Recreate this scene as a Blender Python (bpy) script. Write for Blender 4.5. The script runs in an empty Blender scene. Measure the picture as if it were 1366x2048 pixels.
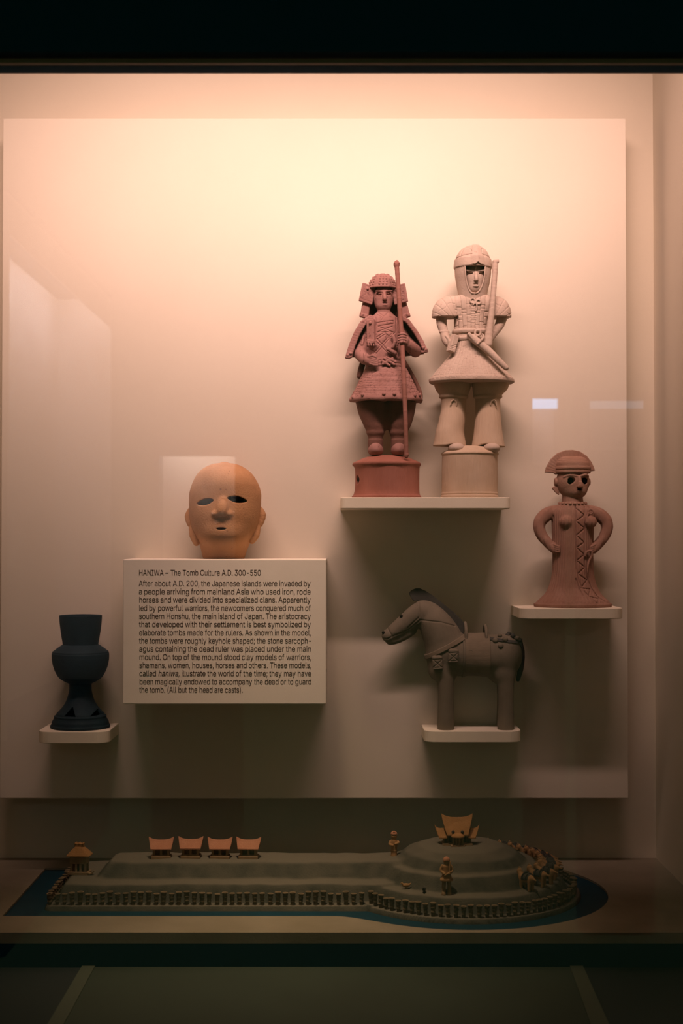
import bpy, bmesh, math, random
import numpy as np
from mathutils import Vector, Matrix
from mathutils.geometry import delaunay_2d_cdt

random.seed(7)
rng = np.random.default_rng(7)
scene = bpy.context.scene
COL = scene.collection

# ------------------------------------------------------------------ camera
FPX = 50.0 / 36.0 * 2048.0                 # focal length in pixels of the 1366x2048 frame
DIST = 2.844                               # camera to panel front
CAM = Vector((0.0, -DIST, 1.45))
PITCH = math.atan(57.0 / FPX)              # looking up very slightly
cam_data = bpy.data.cameras.new('camera')
cam_data.sensor_fit = 'VERTICAL'
cam_data.sensor_height = 36.0
cam_data.sensor_width = 24.0
cam_data.lens = 50.0
cam_data.clip_start = 0.02
cam_data.dof.use_dof = True
cam_data.dof.focus_distance = 2.74
cam_data.dof.aperture_fstop = 5.6
cam = bpy.data.objects.new('camera', cam_data)
cam.location = CAM
cam.rotation_euler = (math.pi / 2 + PITCH, 0, 0)
COL.objects.link(cam)
scene.camera = cam

# ------------------------------------------------------------------ world, lamps, exposure
world = bpy.data.worlds.new('gallery_gloom')
scene.world = world
world.use_nodes = True
bg = world.node_tree.nodes['Background']
bg.inputs['Color'].default_value = (0.52, 1.0, 0.46, 1)
bg.inputs['Strength'].default_value = 0.050

def area_lamp(name, loc, target, size, power, color, spread):
    ld = bpy.data.lights.new(name, 'AREA')
    ld.shape = 'RECTANGLE'
    ld.size, ld.size_y = size
    ld.energy = power
    ld.color = color
    ld.spread = math.radians(spread)
    lo = bpy.data.objects.new(name, ld)
    lo.location = loc
    lo.rotation_euler = (Vector(target) - Vector(loc)).to_track_quat('-Z', 'Y').to_euler()
    COL.objects.link(lo)
    return lo
# louvred strip lamp above the fascia washing the panel, and an added, unseen downlight to brighten the model
area_lamp('case_strip_lamp', (-0.03, -0.80, 2.65), (-0.03, 0.20, 2.65 - math.tan(math.radians(36.5))), (1.28, 0.05), 8.8, (1.0, 0.63, 0.565), 76)
area_lamp('added_downlight', (-0.14, -0.58, 2.70), (-0.10, -0.36, 0.80), (0.10, 0.10), 0.80, (1.0, 0.70, 0.46), 33)

scene.view_settings.view_transform = 'Standard'
scene.view_settings.look = 'None'
scene.view_settings.gamma = 1.0
scene.view_settings.use_curve_mapping = False
scene.view_settings.exposure = 0.0

# ------------------------------------------------------------------ pixel helpers (used to measure real positions)
FWD = Vector((0, math.cos(PITCH), math.sin(PITCH)))
UPV = Vector((0, -math.sin(PITCH), math.cos(PITCH)))
def ray(px, py):
    return FWD + Vector((1, 0, 0)) * ((px - 683.0) / FPX) + UPV * ((1024.0 - py) / FPX)
def P(px, py, Y):
    d = ray(px, py)
    return CAM + d * ((Y - CAM.y) / d.y)
def G(px, py, Z):
    d = ray(px, py)
    return CAM + d * ((Z - CAM.z) / d.z)

# ------------------------------------------------------------------ materials
MATS = {}
def mat(name, color, color2=None, scale=12.0, rough=0.85, bump=0.0, bscale=120.0,
        stretch=(1, 1, 1), spec=0.3, metallic=0.0, speck=None, detail=4.0):
    if name in MATS:
        return MATS[name]
    m = bpy.data.materials.new(name)
    m.use_nodes = True
    nt = m.node_tree
    b = nt.nodes['Principled BSDF']
    b.inputs['Roughness'].default_value = rough
    b.inputs['Specular IOR Level'].default_value = spec
    b.inputs['Metallic'].default_value = metallic
    b.inputs['Base Color'].default_value = (*color, 1)
    tc = nt.nodes.new('ShaderNodeTexCoord')
    src = None
    if color2 is not None:
        n = nt.nodes.new('ShaderNodeTexNoise')
        n.inputs['Scale'].default_value = scale
        n.inputs['Detail'].default_value = detail
        nt.links.new(tc.outputs['Object'], n.inputs['Vector'])
        r = nt.nodes.new('ShaderNodeValToRGB')
        r.color_ramp.elements[0].position = 0.32
        r.color_ramp.elements[1].position = 0.68
        r.color_ramp.elements[0].color = (*color2, 1)
        r.color_ramp.elements[1].color = (*color, 1)
        nt.links.new(n.outputs['Fac'], r.inputs['Fac'])
        src = r.outputs['Color']
        if speck is not None:
            n2 = nt.nodes.new('ShaderNodeTexNoise')
            n2.inputs['Scale'].default_value = speck[1]
            n2.inputs['Detail'].default_value = 2
            nt.links.new(tc.outputs['Object'], n2.inputs['Vector'])
            r2 = nt.nodes.new('ShaderNodeValToRGB')
            r2.color_ramp.elements[0].position = speck[2]
            r2.color_ramp.elements[1].position = speck[2] + 0.06
            r2.color_ramp.elements[0].color = (0, 0, 0, 1)
            r2.color_ramp.elements[1].color = (1, 1, 1, 1)
            nt.links.new(n2.outputs['Fac'], r2.inputs['Fac'])
            mx = nt.nodes.new('ShaderNodeMix')
            mx.data_type = 'RGBA'
            mx.inputs[7].default_value = (*speck[0], 1)
            nt.links.new(r2.outputs['Color'], mx.inputs[0])
            nt.links.new(src, mx.inputs[6])
            src = mx.outputs[2]
        nt.links.new(src, b.inputs['Base Color'])
    if bump > 0:
        mp = nt.nodes.new('ShaderNodeMapping')
        mp.inputs['Scale'].default_value = stretch
        nt.links.new(tc.outputs['Object'], mp.inputs['Vector'])
        nb = nt.nodes.new('ShaderNodeTexNoise')
        nb.inputs['Scale'].default_value = bscale
        nb.inputs['Detail'].default_value = 5
        nt.links.new(mp.outputs['Vector'], nb.inputs['Vector'])
        bp = nt.nodes.new('ShaderNodeBump')
        bp.inputs['Strength'].default_value = bump
        bp.inputs['Distance'].default_value = 0.002
        nt.links.new(nb.outputs['Fac'], bp.inputs['Height'])
        nt.links.new(bp.outputs['Normal'], b.inputs['Normal'])
    MATS[name] = m
    return m

M_WALL = mat('painted_wall', (0.62, 0.555, 0.43), (0.59, 0.525, 0.40), 3, 0.9, 0.08, 500, spec=0.1)
M_PANEL = mat('linen_panel', (0.66, 0.595, 0.475), (0.64, 0.575, 0.455), 4, 0.9, 0.10, 700, spec=0.1)
M_SHELF = mat('shelf_paint', (0.84, 0.76, 0.60), (0.81, 0.73, 0.57), 30, 0.85, 0.12, 600, spec=0.15)
M_BLOCK = mat('text_block_paint', (0.86, 0.79, 0.67), (0.83, 0.76, 0.64), 30, 0.85, 0.10, 600, spec=0.15)
M_INK = mat('brown_ink', (0.045, 0.022, 0.012), rough=0.9)
M_BLACK = mat('black_frame', (0.003, 0.035, 0.065), rough=0.8, spec=0.05)
M_BRONZE = mat('bronze_bead', (0.16, 0.09, 0.045), rough=0.6)
M_OLIVE = mat('olive_bead', (0.22, 0.15, 0.07), rough=0.7)
M_RED = mat('red_clay', (0.33, 0.172, 0.143), (0.265, 0.125, 0.10), 22, 0.85, 0.25, 260, speck=((0.19, 0.085, 0.07), 140, 0.63))
M_REDBASE = mat('red_clay_base', (0.34, 0.135, 0.095), (0.28, 0.10, 0.065), 18, 0.8, 0.55, 230, stretch=(1, 1, 0.12))
M_REDDARK = mat('dark_red_clay', (0.18, 0.085, 0.06), (0.12, 0.05, 0.035), 25, 0.8, 0.3, 200)  # dark tone also stands in for shade on neck guard and cape
M_STAFF = mat('staff_clay', (0.29, 0.13, 0.10), (0.24, 0.10, 0.07), 30, 0.8, 0.2, 200)
M_HOLE_SHADE = mat('hole_shade', (0.022, 0.018, 0.016), rough=1.0, spec=0.0)  # near-black colour painted in for the shade inside holes
M_PALE = mat('pale_clay', (0.50, 0.395, 0.31), (0.43, 0.33, 0.255), 20, 0.9, 0.3, 260, speck=((0.38, 0.27, 0.21), 150, 0.66))
M_PALECOMB = mat('pale_combed_clay', (0.54, 0.41, 0.29), (0.47, 0.345, 0.23), 20, 0.9, 0.6, 260, stretch=(1, 1, 0.10))
M_BROWN = mat('brown_combed_clay', (0.35, 0.20, 0.14), (0.27, 0.14, 0.092), 26, 0.85, 0.8, 280, stretch=(1, 1, 0.06))
M_BROWNP = mat('brown_clay', (0.37, 0.22, 0.152), (0.31, 0.168, 0.11), 26, 0.85, 0.3, 240)
M_HORSE = mat('grey_brown_clay', (0.20, 0.165, 0.115), (0.15, 0.124, 0.085), 24, 0.85, 0.35, 220, stretch=(1, 1, 0.3))
M_CLOTH = mat('brown_saddle_clay', (0.215, 0.17, 0.115), (0.165, 0.13, 0.085), 24, 0.85, 0.4, 220, stretch=(0.3, 1, 1))
M_HORSED = mat('charred_clay', (0.075, 0.068, 0.056), (0.05, 0.045, 0.038), 24, 0.9, 0.3, 220)
M_HEAD = mat('orange_clay', (0.55, 0.295, 0.14), (0.44, 0.225, 0.10), 20, 0.9, 0.45, 330, speck=((0.30, 0.15, 0.08), 170, 0.69))
M_VASE = mat('grey_stoneware', (0.008, 0.030, 0.038), (0.004, 0.018, 0.026), 30, 0.75, 0.25, 200, stretch=(0.3, 0.3, 1), spec=0.35)
M_TABLE = mat('tan_board', (0.25, 0.215, 0.148), (0.20, 0.17, 0.11), 9, 0.9, 0.2, 200)
M_TABLESIDE = mat('dark_fascia', (0.003, 0.03, 0.05), rough=0.8, spec=0.1)
M_WATER = mat('moat_blue', (0.002, 0.038, 0.060), (0.0015, 0.030, 0.048), 20, 0.55)
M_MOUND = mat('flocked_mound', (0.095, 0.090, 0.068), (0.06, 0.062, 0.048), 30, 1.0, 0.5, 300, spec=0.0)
M_CYL = mat('small_terracotta', (0.21, 0.15, 0.08), (0.13, 0.095, 0.055), 90, 0.9)
M_ROOF = mat('house_roof_clay', (0.46, 0.22, 0.125), (0.40, 0.18, 0.10), 60, 0.85, 0.3, 500)
M_ROOFO = mat('house_roof_ochre', (0.38, 0.20, 0.075), (0.31, 0.16, 0.055), 60, 0.85, 0.4, 400)
M_HOUSE = mat('house_wall_clay', (0.30, 0.20, 0.105), (0.25, 0.16, 0.08), 60, 0.9)
M_FIG = mat('figurine_clay', (0.38, 0.22, 0.095), (0.31, 0.17, 0.07), 60, 0.9)
M_FLOOR = mat('case_floor_paint', (0.038, 0.052, 0.034), (0.033, 0.044, 0.028), 6, 0.7)
M_STRIP = mat('floor_strip', (0.075, 0.09, 0.06), rough=0.7)
M_FLOORD = mat('dark_floor', (0.02, 0.025, 0.025), rough=0.8)

def pale_flats(m, color, lo, hi):
    """paler colour where the surface faces up"""
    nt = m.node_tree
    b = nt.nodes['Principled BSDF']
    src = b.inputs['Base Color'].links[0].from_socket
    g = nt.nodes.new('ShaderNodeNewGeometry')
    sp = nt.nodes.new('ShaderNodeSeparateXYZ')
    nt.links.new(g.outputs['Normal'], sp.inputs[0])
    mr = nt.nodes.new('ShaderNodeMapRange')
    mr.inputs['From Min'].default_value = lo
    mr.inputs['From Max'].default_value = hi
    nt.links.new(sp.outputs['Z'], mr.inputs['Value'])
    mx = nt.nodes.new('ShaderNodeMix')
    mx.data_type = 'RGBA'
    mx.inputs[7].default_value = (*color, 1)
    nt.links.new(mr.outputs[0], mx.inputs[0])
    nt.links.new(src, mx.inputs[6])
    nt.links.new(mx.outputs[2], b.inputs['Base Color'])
pale_flats(M_MOUND, (0.145, 0.132, 0.10), 0.80, 0.99)

# ------------------------------------------------------------------ object helpers
def obj(name, me, material, parent=None, loc=None):
    o = bpy.data.objects.new(name, me)
    if material is not None:
        if len(me.materials) == 0:
            me.materials.append(material)
    COL.objects.link(o)
    if parent is not None:
        o.parent = parent
    if loc is not None:
        o.location = loc
    return o
def tag(o, label, cat, group=None):
    o['label'] = label
    o['category'] = cat
    if group:
        o['group'] = group
    return o
def thing(name, label, cat, loc, rotz=0.0, group=None):
    o = bpy.data.objects.new(name, None)
    o.empty_display_size = 0.02
    COL.objects.link(o)
    o.location = loc
    o.rotation_euler = (0, 0, rotz)
    return tag(o, label, cat, group)
def structure(o):
    o['kind'] = 'structure'
    return o
def bm_mesh(bm, name, smooth=False):
    me = bpy.data.meshes.new(name)
    bm.normal_update()
    bm.to_mesh(me)
    bm.free()
    if smooth:
        me.polygons.foreach_set('use_smooth', np.ones(len(me.polygons), dtype=bool))
    return me
def add_box(bm, x0, x1, y0, y1, z0, z1):
    vs = [bm.verts.new(v) for v in ((x0, y0, z0), (x1, y0, z0), (x1, y1, z0), (x0, y1, z0),
                                    (x0, y0, z1), (x1, y0, z1), (x1, y1, z1), (x0, y1, z1))]
    for f in ((3, 2, 1, 0), (4, 5, 6, 7), (0, 1, 5, 4), (1, 2, 6, 5), (2, 3, 7, 6), (3, 0, 4, 7)):
        bm.faces.new([vs[i] for i in f])
def box_mesh(name, x0, x1, y0, y1, z0, z1, bevel=0.0, seg=2):
    bm = bmesh.new()
    add_box(bm, x0, x1, y0, y1, z0, z1)
    if bevel > 0:
        bmesh.ops.bevel(bm, geom=bm.edges[:], offset=bevel, segments=seg, profile=0.5, affect='EDGES')
    return bm_mesh(bm, name)
def np_mesh(name, verts, quads, smooth=True):
    me = bpy.data.meshes.new(name)
    nv, nq = len(verts), len(quads)
    k = quads.shape[1]
    me.vertices.add(nv)
    me.vertices.foreach_set('co', np.ascontiguousarray(verts, dtype=np.float32).ravel())
    me.loops.add(nq * k)
    me.loops.foreach_set('vertex_index', np.ascontiguousarray(quads, dtype=np.int32).ravel())
    me.polygons.add(nq)
    me.polygons.foreach_set('loop_start', np.arange(0, nq * k, k, dtype=np.int32))
    me.polygons.foreach_set('loop_total', np.full(nq, k, dtype=np.int32))
    me.polygons.foreach_set('use_smooth', np.full(nq, smooth, dtype=bool))
    me.update(calc_edges=True)
    me.validate()
    return me

# ------------------------------------------------------------------ clay modelling: distance fields meshed with surface nets
def smin(a, b, k):
    if k <= 0:
        return np.minimum(a, b)
    h = np.clip(0.5 + 0.5 * (b - a) / k, 0, 1)
    return b + (a - b) * h - k * h * (1 - h)

class Clay:
    """Modelling volume in sheet units: x right, y depth (front negative), z up."""
    def __init__(self, lo, hi, h=1.0):
        self.h = h
        self.lo = np.array(lo, dtype=np.float32) - 3 * h
        n = np.ceil((np.array(hi, dtype=np.float32) + 3 * h - self.lo) / h).astype(int) + 1
        self.n = n
        self.ax = [(self.lo[i] + h * np.arange(n[i])).astype(np.float32) for i in range(3)]
        self.f = np.full(tuple(n), 60.0, dtype=np.float32)
    def _sl(self, lo, hi, pad):
        s = []
        for i in range(3):
            a = int(np.floor((lo[i] - pad - self.lo[i]) / self.h)) - 2
            b = int(np.ceil((hi[i] + pad - self.lo[i]) / self.h)) + 3
            a, b = max(a, 0), min(b, self.n[i])
            if b <= a:
                return None
            s.append(slice(a, b))
        return tuple(s)
    def _grid(self, s):
        return (self.ax[0][s[0]][:, None, None], self.ax[1][s[1]][None, :, None], self.ax[2][s[2]][None, None, :])
    def _put(self, fn, lo, hi, k, op):
        s = self._sl(lo, hi, k)
        if s is None:
            return self
        d = fn(*self._grid(s)).astype(np.float32)
        if op == 'u':
            self.f[s] = smin(self.f[s], d, k)
        elif op == 's':
            self.f[s] = -smin(-self.f[s], d, k)
        return self
    def ball(self, c, r, k=0.0, op='u'):
        r = (r, r, r) if np.isscalar(r) else r
        def fn(x, y, z):
            px, py, pz = x - c[0], y - c[1], z - c[2]
            k0 = np.sqrt((px / r[0]) ** 2 + (py / r[1]) ** 2 + (pz / r[2]) ** 2)
            k1 = np.sqrt((px / r[0] ** 2) ** 2 + (py / r[1] ** 2) ** 2 + (pz / r[2] ** 2) ** 2) + 1e-6
            return k0 * (k0 - 1.0) / k1
        return self._put(fn, [c[i] - r[i] for i in range(3)], [c[i] + r[i] for i in range(3)], k, op)
    def cap(self, a, b, ra, rb=None, k=0.0, op='u'):
        rb = ra if rb is None else rb
        a = np.array(a, float); b = np.array(b, float)
        ba = b - a
        L = float(ba @ ba) + 1e-9
        def fn(x, y, z):
            px, py, pz = x - a[0], y - a[1], z - a[2]
            t = np.clip((px * ba[0] + py * ba[1] + pz * ba[2]) / L, 0, 1)
            return np.sqrt((px - t * ba[0]) ** 2 + (py - t * ba[1]) ** 2 + (pz - t * ba[2]) ** 2) - (ra + (rb - ra) * t)
        m = max(ra, rb)
        return self._put(fn, np.minimum(a, b) - m, np.maximum(a, b) + m, k, op)
    def tube(self, pts, rs, k=0.0, op='u', kin=None):
        if np.isscalar(rs):
            rs = [rs] * len(pts)
        if len(pts) > 2:                                       # smooth curve through the points
            p = np.array(pts, float); r = np.array(rs, float)
            t = np.concatenate([[0], np.cumsum(np.linalg.norm(np.diff(p, axis=0), axis=1))])
            n = 3 * (len(pts) - 1) + 1
            u = np.interp(np.linspace(0, len(pts) - 1, n), np.arange(len(pts)), t)
            m = np.gradient(p, t, axis=0)
            k_ = np.clip(np.searchsorted(t, u, side='right') - 1, 0, len(pts) - 2)
            h = (t[k_ + 1] - t[k_])[:, None]
            w = ((u - t[k_]) / (t[k_ + 1] - t[k_]))[:, None]
            pts = ((1 + 2 * w) * (1 - w) ** 2 * p[k_] + w * (1 - w) ** 2 * h * m[k_] + w * w * (3 - 2 * w) * p[k_ + 1] + w * w * (w - 1) * h * m[k_ + 1])
            rs = np.interp(u, t, r)
        for i in range(len(pts) - 1):
            self.cap(pts[i], pts[i + 1], rs[i], rs[i + 1], k, op)
        return self
    def box(self, c, hs, r=0.0, rot=None, k=0.0, op='u'):
        R = np.eye(3) if rot is None else np.array(rot)       # rows are the box axes
        ext = np.abs(R.T) @ (np.array(hs, float))
        def fn(x, y, z):
            px, py, pz = x - c[0], y - c[1], z - c[2]
            q = [np.abs(R[i, 0] * px + R[i, 1] * py + R[i, 2] * pz) - (hs[i] - r) for i in range(3)]
            out = np.sqrt(np.maximum(q[0], 0) ** 2 + np.maximum(q[1], 0) ** 2 + np.maximum(q[2], 0) ** 2)
            return out + np.minimum(np.maximum(q[0], np.maximum(q[1], q[2])), 0) - r
        return self._put(fn, np.array(c) - ext, np.array(c) + ext, k, op)
    def loft(self, st, k=0.0, op='u', soft=0.0):
        """st: rows (z, cx, cy, rx, ry)."""
        st = sorted(st)
        A = np.array(st, float)
        def fn(x, y, z):
            zz = z.ravel()
            c = [pchip(zz, A[:, 0], A[:, i])[None, None, :] for i in range(1, 5)]
            u = np.sqrt(((x - c[0]) / c[2]) ** 2 + ((y - c[1]) / c[3]) ** 2)
            d = (u - 1.0) * np.minimum(c[2], c[3])
            d = d * 0.85
            e = np.maximum(A[0, 0] - z, z - A[-1, 0])
            return np.maximum(d, e)
        lo = (min(A[:, 1] - A[:, 3]), min(A[:, 2] - A[:, 4]), A[0, 0])
        hi = (max(A[:, 1] + A[:, 3]), max(A[:, 2] + A[:, 4]), A[-1, 0])
        return self._put(fn, lo, hi, k, op)
    def ring(self, c, R, r, axis='z', k=0.0, op='u', ey=1.0):
        def fn(x, y, z):
            p = (x - c[0], (y - c[1]) / ey, z - c[2])
            if axis == 'z':
                q = np.sqrt(p[0] ** 2 + p[1] ** 2) - R; w = p[2]
            elif axis == 'y':
                q = np.sqrt(p[0] ** 2 + p[2] ** 2) - R; w = p[1]
            else:
                q = np.sqrt(p[1] ** 2 + p[2] ** 2) - R; w = p[0]
            return np.sqrt(q ** 2 + w ** 2) - r
        e = R + r
        return self._put(fn, [c[0] - e, c[1] - e, c[2] - e], [c[0] + e, c[1] + e, c[2] + e], k, op)
    def prism(self, poly, y0, y1, k=0.0, op='u', r=0.0):
        """polygon in the x-z sheet plane, extruded from y0 to y1."""
        p = np.array(poly, float)
        def fn(x, y, z):
            X = np.broadcast_to(x[:, :, 0], (x.shape[0], 1))[:, 0][:, None]
            Z = z[0, 0, :][None, :]
            d2 = poly_sdf(X, Z, p)[:, None, :] - r
            e = np.maximum(y0 - y, y - y1)
            return np.maximum(d2, e)
        return self._put(fn, (p[:, 0].min() - r, y0, p[:, 1].min() - r), (p[:, 0].max() + r, y1, p[:, 1].max() + r), k, op)
    def below(self, z0):
        self.f = np.maximum(self.f, (z0 - self.ax[2])[None, None, :])
        return self
    def above(self, z1):
        self.f = np.maximum(self.f, (self.ax[2] - z1)[None, None, :])
        return self
    def carve(self, lines, w=0.9, depth=1.0, ymax=0.0):
        """scribed lines seen from the front: polylines in x-z, pressed into surfaces with y < ymax."""
        X = self.ax[0][:, None]; Z = self.ax[2][None, :]
        d = np.full((self.n[0], self.n[2]), 1e3, dtype=np.float32)
        for ln in lines:
            for (a, b) in zip(ln[:-1], ln[1:]):
                d = np.minimum(d, seg_dist(X, Z, a, b))
        g = depth * np.exp(-(d / w) ** 2)
        j = int(np.searchsorted(self.ax[1], ymax))
        self.f[:, :j, :] += g[:, None, :].astype(np.float32)
        return self
    def press(self, fn):
        self.f += fn(self.ax[0][:, None, None], self.ax[1][None, :, None], self.ax[2][None, None, :]).astype(np.float32)
        return self
    def mesh(self, name, scale, relax=0):
        v, q = surface_nets(self.f, self.lo, self.h)
        return np_mesh(name, v * scale, q)

def seg_dist(X, Z, a, b):
    bx, bz = b[0] - a[0], b[1] - a[1]
    L = bx * bx + bz * bz + 1e-9
    t = np.clip(((X - a[0]) * bx + (Z - a[1]) * bz) / L, 0, 1)
    return np.sqrt((X - a[0] - t * bx) ** 2 + (Z - a[1] - t * bz) ** 2)
def poly_sdf(X, Z, p):
    d = np.full(np.broadcast(X, Z).shape, 1e6)
    s = np.ones(d.shape)
    n = len(p)
    for i in range(n):
        a, b = p[i], p[i - 1]
        d = np.minimum(d, seg_dist(X, Z, a, b))
        c1 = Z >= a[1]; c2 = Z < b[1]
        e = (b[0] - a[0]) * (Z - a[1]) > (b[1] - a[1]) * (X - a[0])
        allc = c1 & c2 & e
        nonec = (~c1) & (~c2) & (~e)
        s = np.where(allc | nonec, -s, s)
    return s * d

def pchip(x, xp, fp):
    """monotone cubic through the stations"""
    xp = np.asarray(xp, float); fp = np.asarray(fp, float)
    h = np.diff(xp) + 1e-9
    d = np.diff(fp) / h
    m = np.zeros(len(xp))
    m[0], m[-1] = d[0], d[-1]
    for i in range(1, len(xp) - 1):
        if d[i - 1] * d[i] > 0:
            w1, w2 = 2 * h[i] + h[i - 1], h[i] + 2 * h[i - 1]
            m[i] = (w1 + w2) / (w1 / d[i - 1] + w2 / d[i])
    x = np.clip(x, xp[0], xp[-1])
    k = np.clip(np.searchsorted(xp, x, side='right') - 1, 0, len(xp) - 2)
    t = (x - xp[k]) / h[k]
    return ((1 + 2 * t) * (1 - t) ** 2 * fp[k] + t * (1 - t) ** 2 * h[k] * m[k]
            + t * t * (3 - 2 * t) * fp[k + 1] + t * t * (t - 1) * h[k] * m[k + 1]).astype(np.float32)

CORN = [(i, j, k) for i in (0, 1) for j in (0, 1) for k in (0, 1)]
EDG = [(a, b) for a in range(8) for b in range(a + 1, 8)
       if sum(abs(CORN[a][t] - CORN[b][t]) for t in range(3)) == 1]
def surface_nets(F, lo, h):
    n = F.shape
    neg = F < 0
    cnt = np.zeros((n[0] - 1, n[1] - 1, n[2] - 1), dtype=np.int8)
    for (i, j, k) in CORN:
        cnt += neg[i:n[0] - 1 + i, j:n[1] - 1 + j, k:n[2] - 1 + k]
    act = (cnt > 0) & (cnt < 8)
    ci = np.argwhere(act)
    idx = np.full(act.shape, -1, dtype=np.int64)
    idx[act] = np.arange(len(ci))
    vals = np.stack([F[ci[:, 0] + c[0], ci[:, 1] + c[1], ci[:, 2] + c[2]] for c in CORN], 1).astype(np.float64)
    acc = np.zeros((len(ci), 3)); num = np.zeros(len(ci))
    for (a, b) in EDG:
        va, vb = vals[:, a], vals[:, b]
        cr = (va < 0) != (vb < 0)
        t = np.where(cr, va / np.where(cr, va - vb, 1.0), 0.0)
        ca, cb = np.array(CORN[a], float), np.array(CORN[b], float)
        acc += np.where(cr[:, None], ca[None, :] + t[:, None] * (cb - ca)[None, :], 0.0)
        num += cr
    v = (ci + acc / num[:, None]) * h + np.asarray(lo, float)[None, :]
    quads = []
    for ax in range(3):
        sl0 = [slice(None)] * 3; sl1 = [slice(None)] * 3
        sl0[ax] = slice(0, n[ax] - 1); sl1[ax] = slice(1, n[ax])
        A = neg[tuple(sl0)]; B = neg[tuple(sl1)]
        e = np.argwhere(A != B)
        u, w = [(1, 2), (2, 0), (0, 1)][ax]
        ok = (e[:, u] > 0) & (e[:, w] > 0) & (e[:, u] < n[u] - 1) & (e[:, w] < n[w] - 1)
        e = e[ok]
        inside = A[e[:, 0], e[:, 1], e[:, 2]]
        def cell(du, dw):
            c = e.copy(); c[:, u] += du; c[:, w] += dw
            return idx[c[:, 0], c[:, 1], c[:, 2]]
        q = np.stack([cell(-1, -1), cell(0, -1), cell(0, 0), cell(-1, 0)], 1)
        q[~inside] = q[~inside][:, ::-1]
        quads.append(q)
    q = np.concatenate(quads)
    q = q[(q >= 0).all(1)]
    return v, q

class Sheet:
    """Sculpting sheet: pixel measurements of one figure turned into its own local millimetre-like units."""
    def __init__(self, cx, base, Y):
        self.cx, self.base = cx, base
        self.origin = P(cx, base, Y)
        self.s = (Y + DIST) / FPX
    def q(self, px, py, y=0.0):
        return (px - self.cx, y, self.base - py)
    def l(self, *pts):
        return [(p[0] - self.cx, self.base - p[1]) for p in pts]
    def st(self, rows):
        """rows (py, cx, rx, ry, cy=0) -> loft stations"""
        return [(self.base - r[0], r[1] - self.cx, (r[4] if len(r) > 4 else 0.0), r[2], r[3]) for r in rows]
def rot_y(deg):          # rows are axes of a box turned in the picture plane
    a = math.radians(deg); c, s = math.cos(a), math.sin(a)
    return np.array([[c, 0, s], [0, 1, 0], [-s, 0, c]])
def rot_zy(dz, dy):
    a = math.radians(dz); c, s = math.cos(a), math.sin(a)
    Rz = np.array([[c, s, 0], [-s, c, 0], [0, 0, 1]])
    return rot_y(dy) @ Rz

# ================================================================== THE CASE
WALLY = 0.085
RX = P(1306, 300, WALLY).x
LX = -0.78
PLATY = -0.469
GLASSY = -0.90
ZB = P(683, 1865, PLATY).z                 # top of the model platform
ZF = P(683, 1935, PLATY).z                 # lower case floor
ZC = 2.75                                  # case ceiling
structure(obj('wall_back', box_mesh('wall_back', LX - 0.02, RX + 0.02, WALLY, WALLY + 0.03, ZF - 0.02, ZC), M_WALL))
M_SIDE = mat('pale_side_wall', (0.74, 0.67, 0.55), (0.72, 0.65, 0.53), 3, 0.9, 0.08, 500, spec=0.1)  # paler than the back wall to stand in for haze on the glass
structure(obj('wall_right', box_mesh('wall_right', RX, RX + 0.03, GLASSY, WALLY, ZF - 0.02, ZC), M_SIDE))
structure(obj('wall_left', box_mesh('wall_left', LX - 0.03, LX, GLASSY, WALLY, ZF - 0.02, ZC), M_WALL))
structure(obj('ceiling', box_mesh('ceiling', LX - 0.03, RX + 0.03, GLASSY, WALLY + 0.03, ZC, ZC + 0.03), M_BLACK))
# lower floor of the case with two pale inlaid strips
floor = structure(obj('floor', box_mesh('floor', LX, RX, GLASSY, PLATY + 0.02, ZF - 0.02, ZF), M_FLOORD))
def floor_quad(name, pix, z0, z1, m):
    bm = bmesh.new()
    lo = [bm.verts.new((p.x, p.y, z0)) for p in pix]
    hi = [bm.verts.new((p.x, p.y, z1)) for p in pix]
    n = len(pix)
    bm.faces.new(hi); bm.faces.new(lo[::-1])
    for i in range(n):
        bm.faces.new((lo[i], lo[(i + 1) % n], hi[(i + 1) % n], hi[i]))
    bmesh.ops.recalc_face_normals(bm, faces=bm.faces[:])
    return obj(name, bm_mesh(bm, name), m, floor)
def on_floor(px, py):
    return G(px, py, ZF)
def line_x(a, b, py):
    return a[0] + (b[0] - a[0]) * (py - a[1]) / (b[1] - a[1])
la, lb = (164, 1936), (98, 2048); lc, ld_ = (190, 1936), (130, 2048)
ra, rb = (1140, 1936), (1180, 2048); rc, rd = (1166, 1936), (1216, 2048)
PB = 2100
floor_quad('floor_panel', [on_floor(190, 1936), on_floor(1140, 1936), on_floor(line_x(ra, rb, PB), PB), on_floor(line_x(lc, ld_, PB), PB)], ZF, ZF + 0.002, M_FLOOR)
floor_quad('floor_strip', [on_floor(*la), on_floor(*lc), on_floor(line_x(lc, ld_, PB), PB), on_floor(line_x(la, lb, PB), PB)], ZF, ZF + 0.004, M_STRIP)
floor_quad('floor_strip', [on_floor(*ra), on_floor(*rc), on_floor(line_x(rc, rd, PB), PB), on_floor(line_x(ra, rb, PB), PB)], ZF, ZF + 0.004, M_STRIP)

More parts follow.
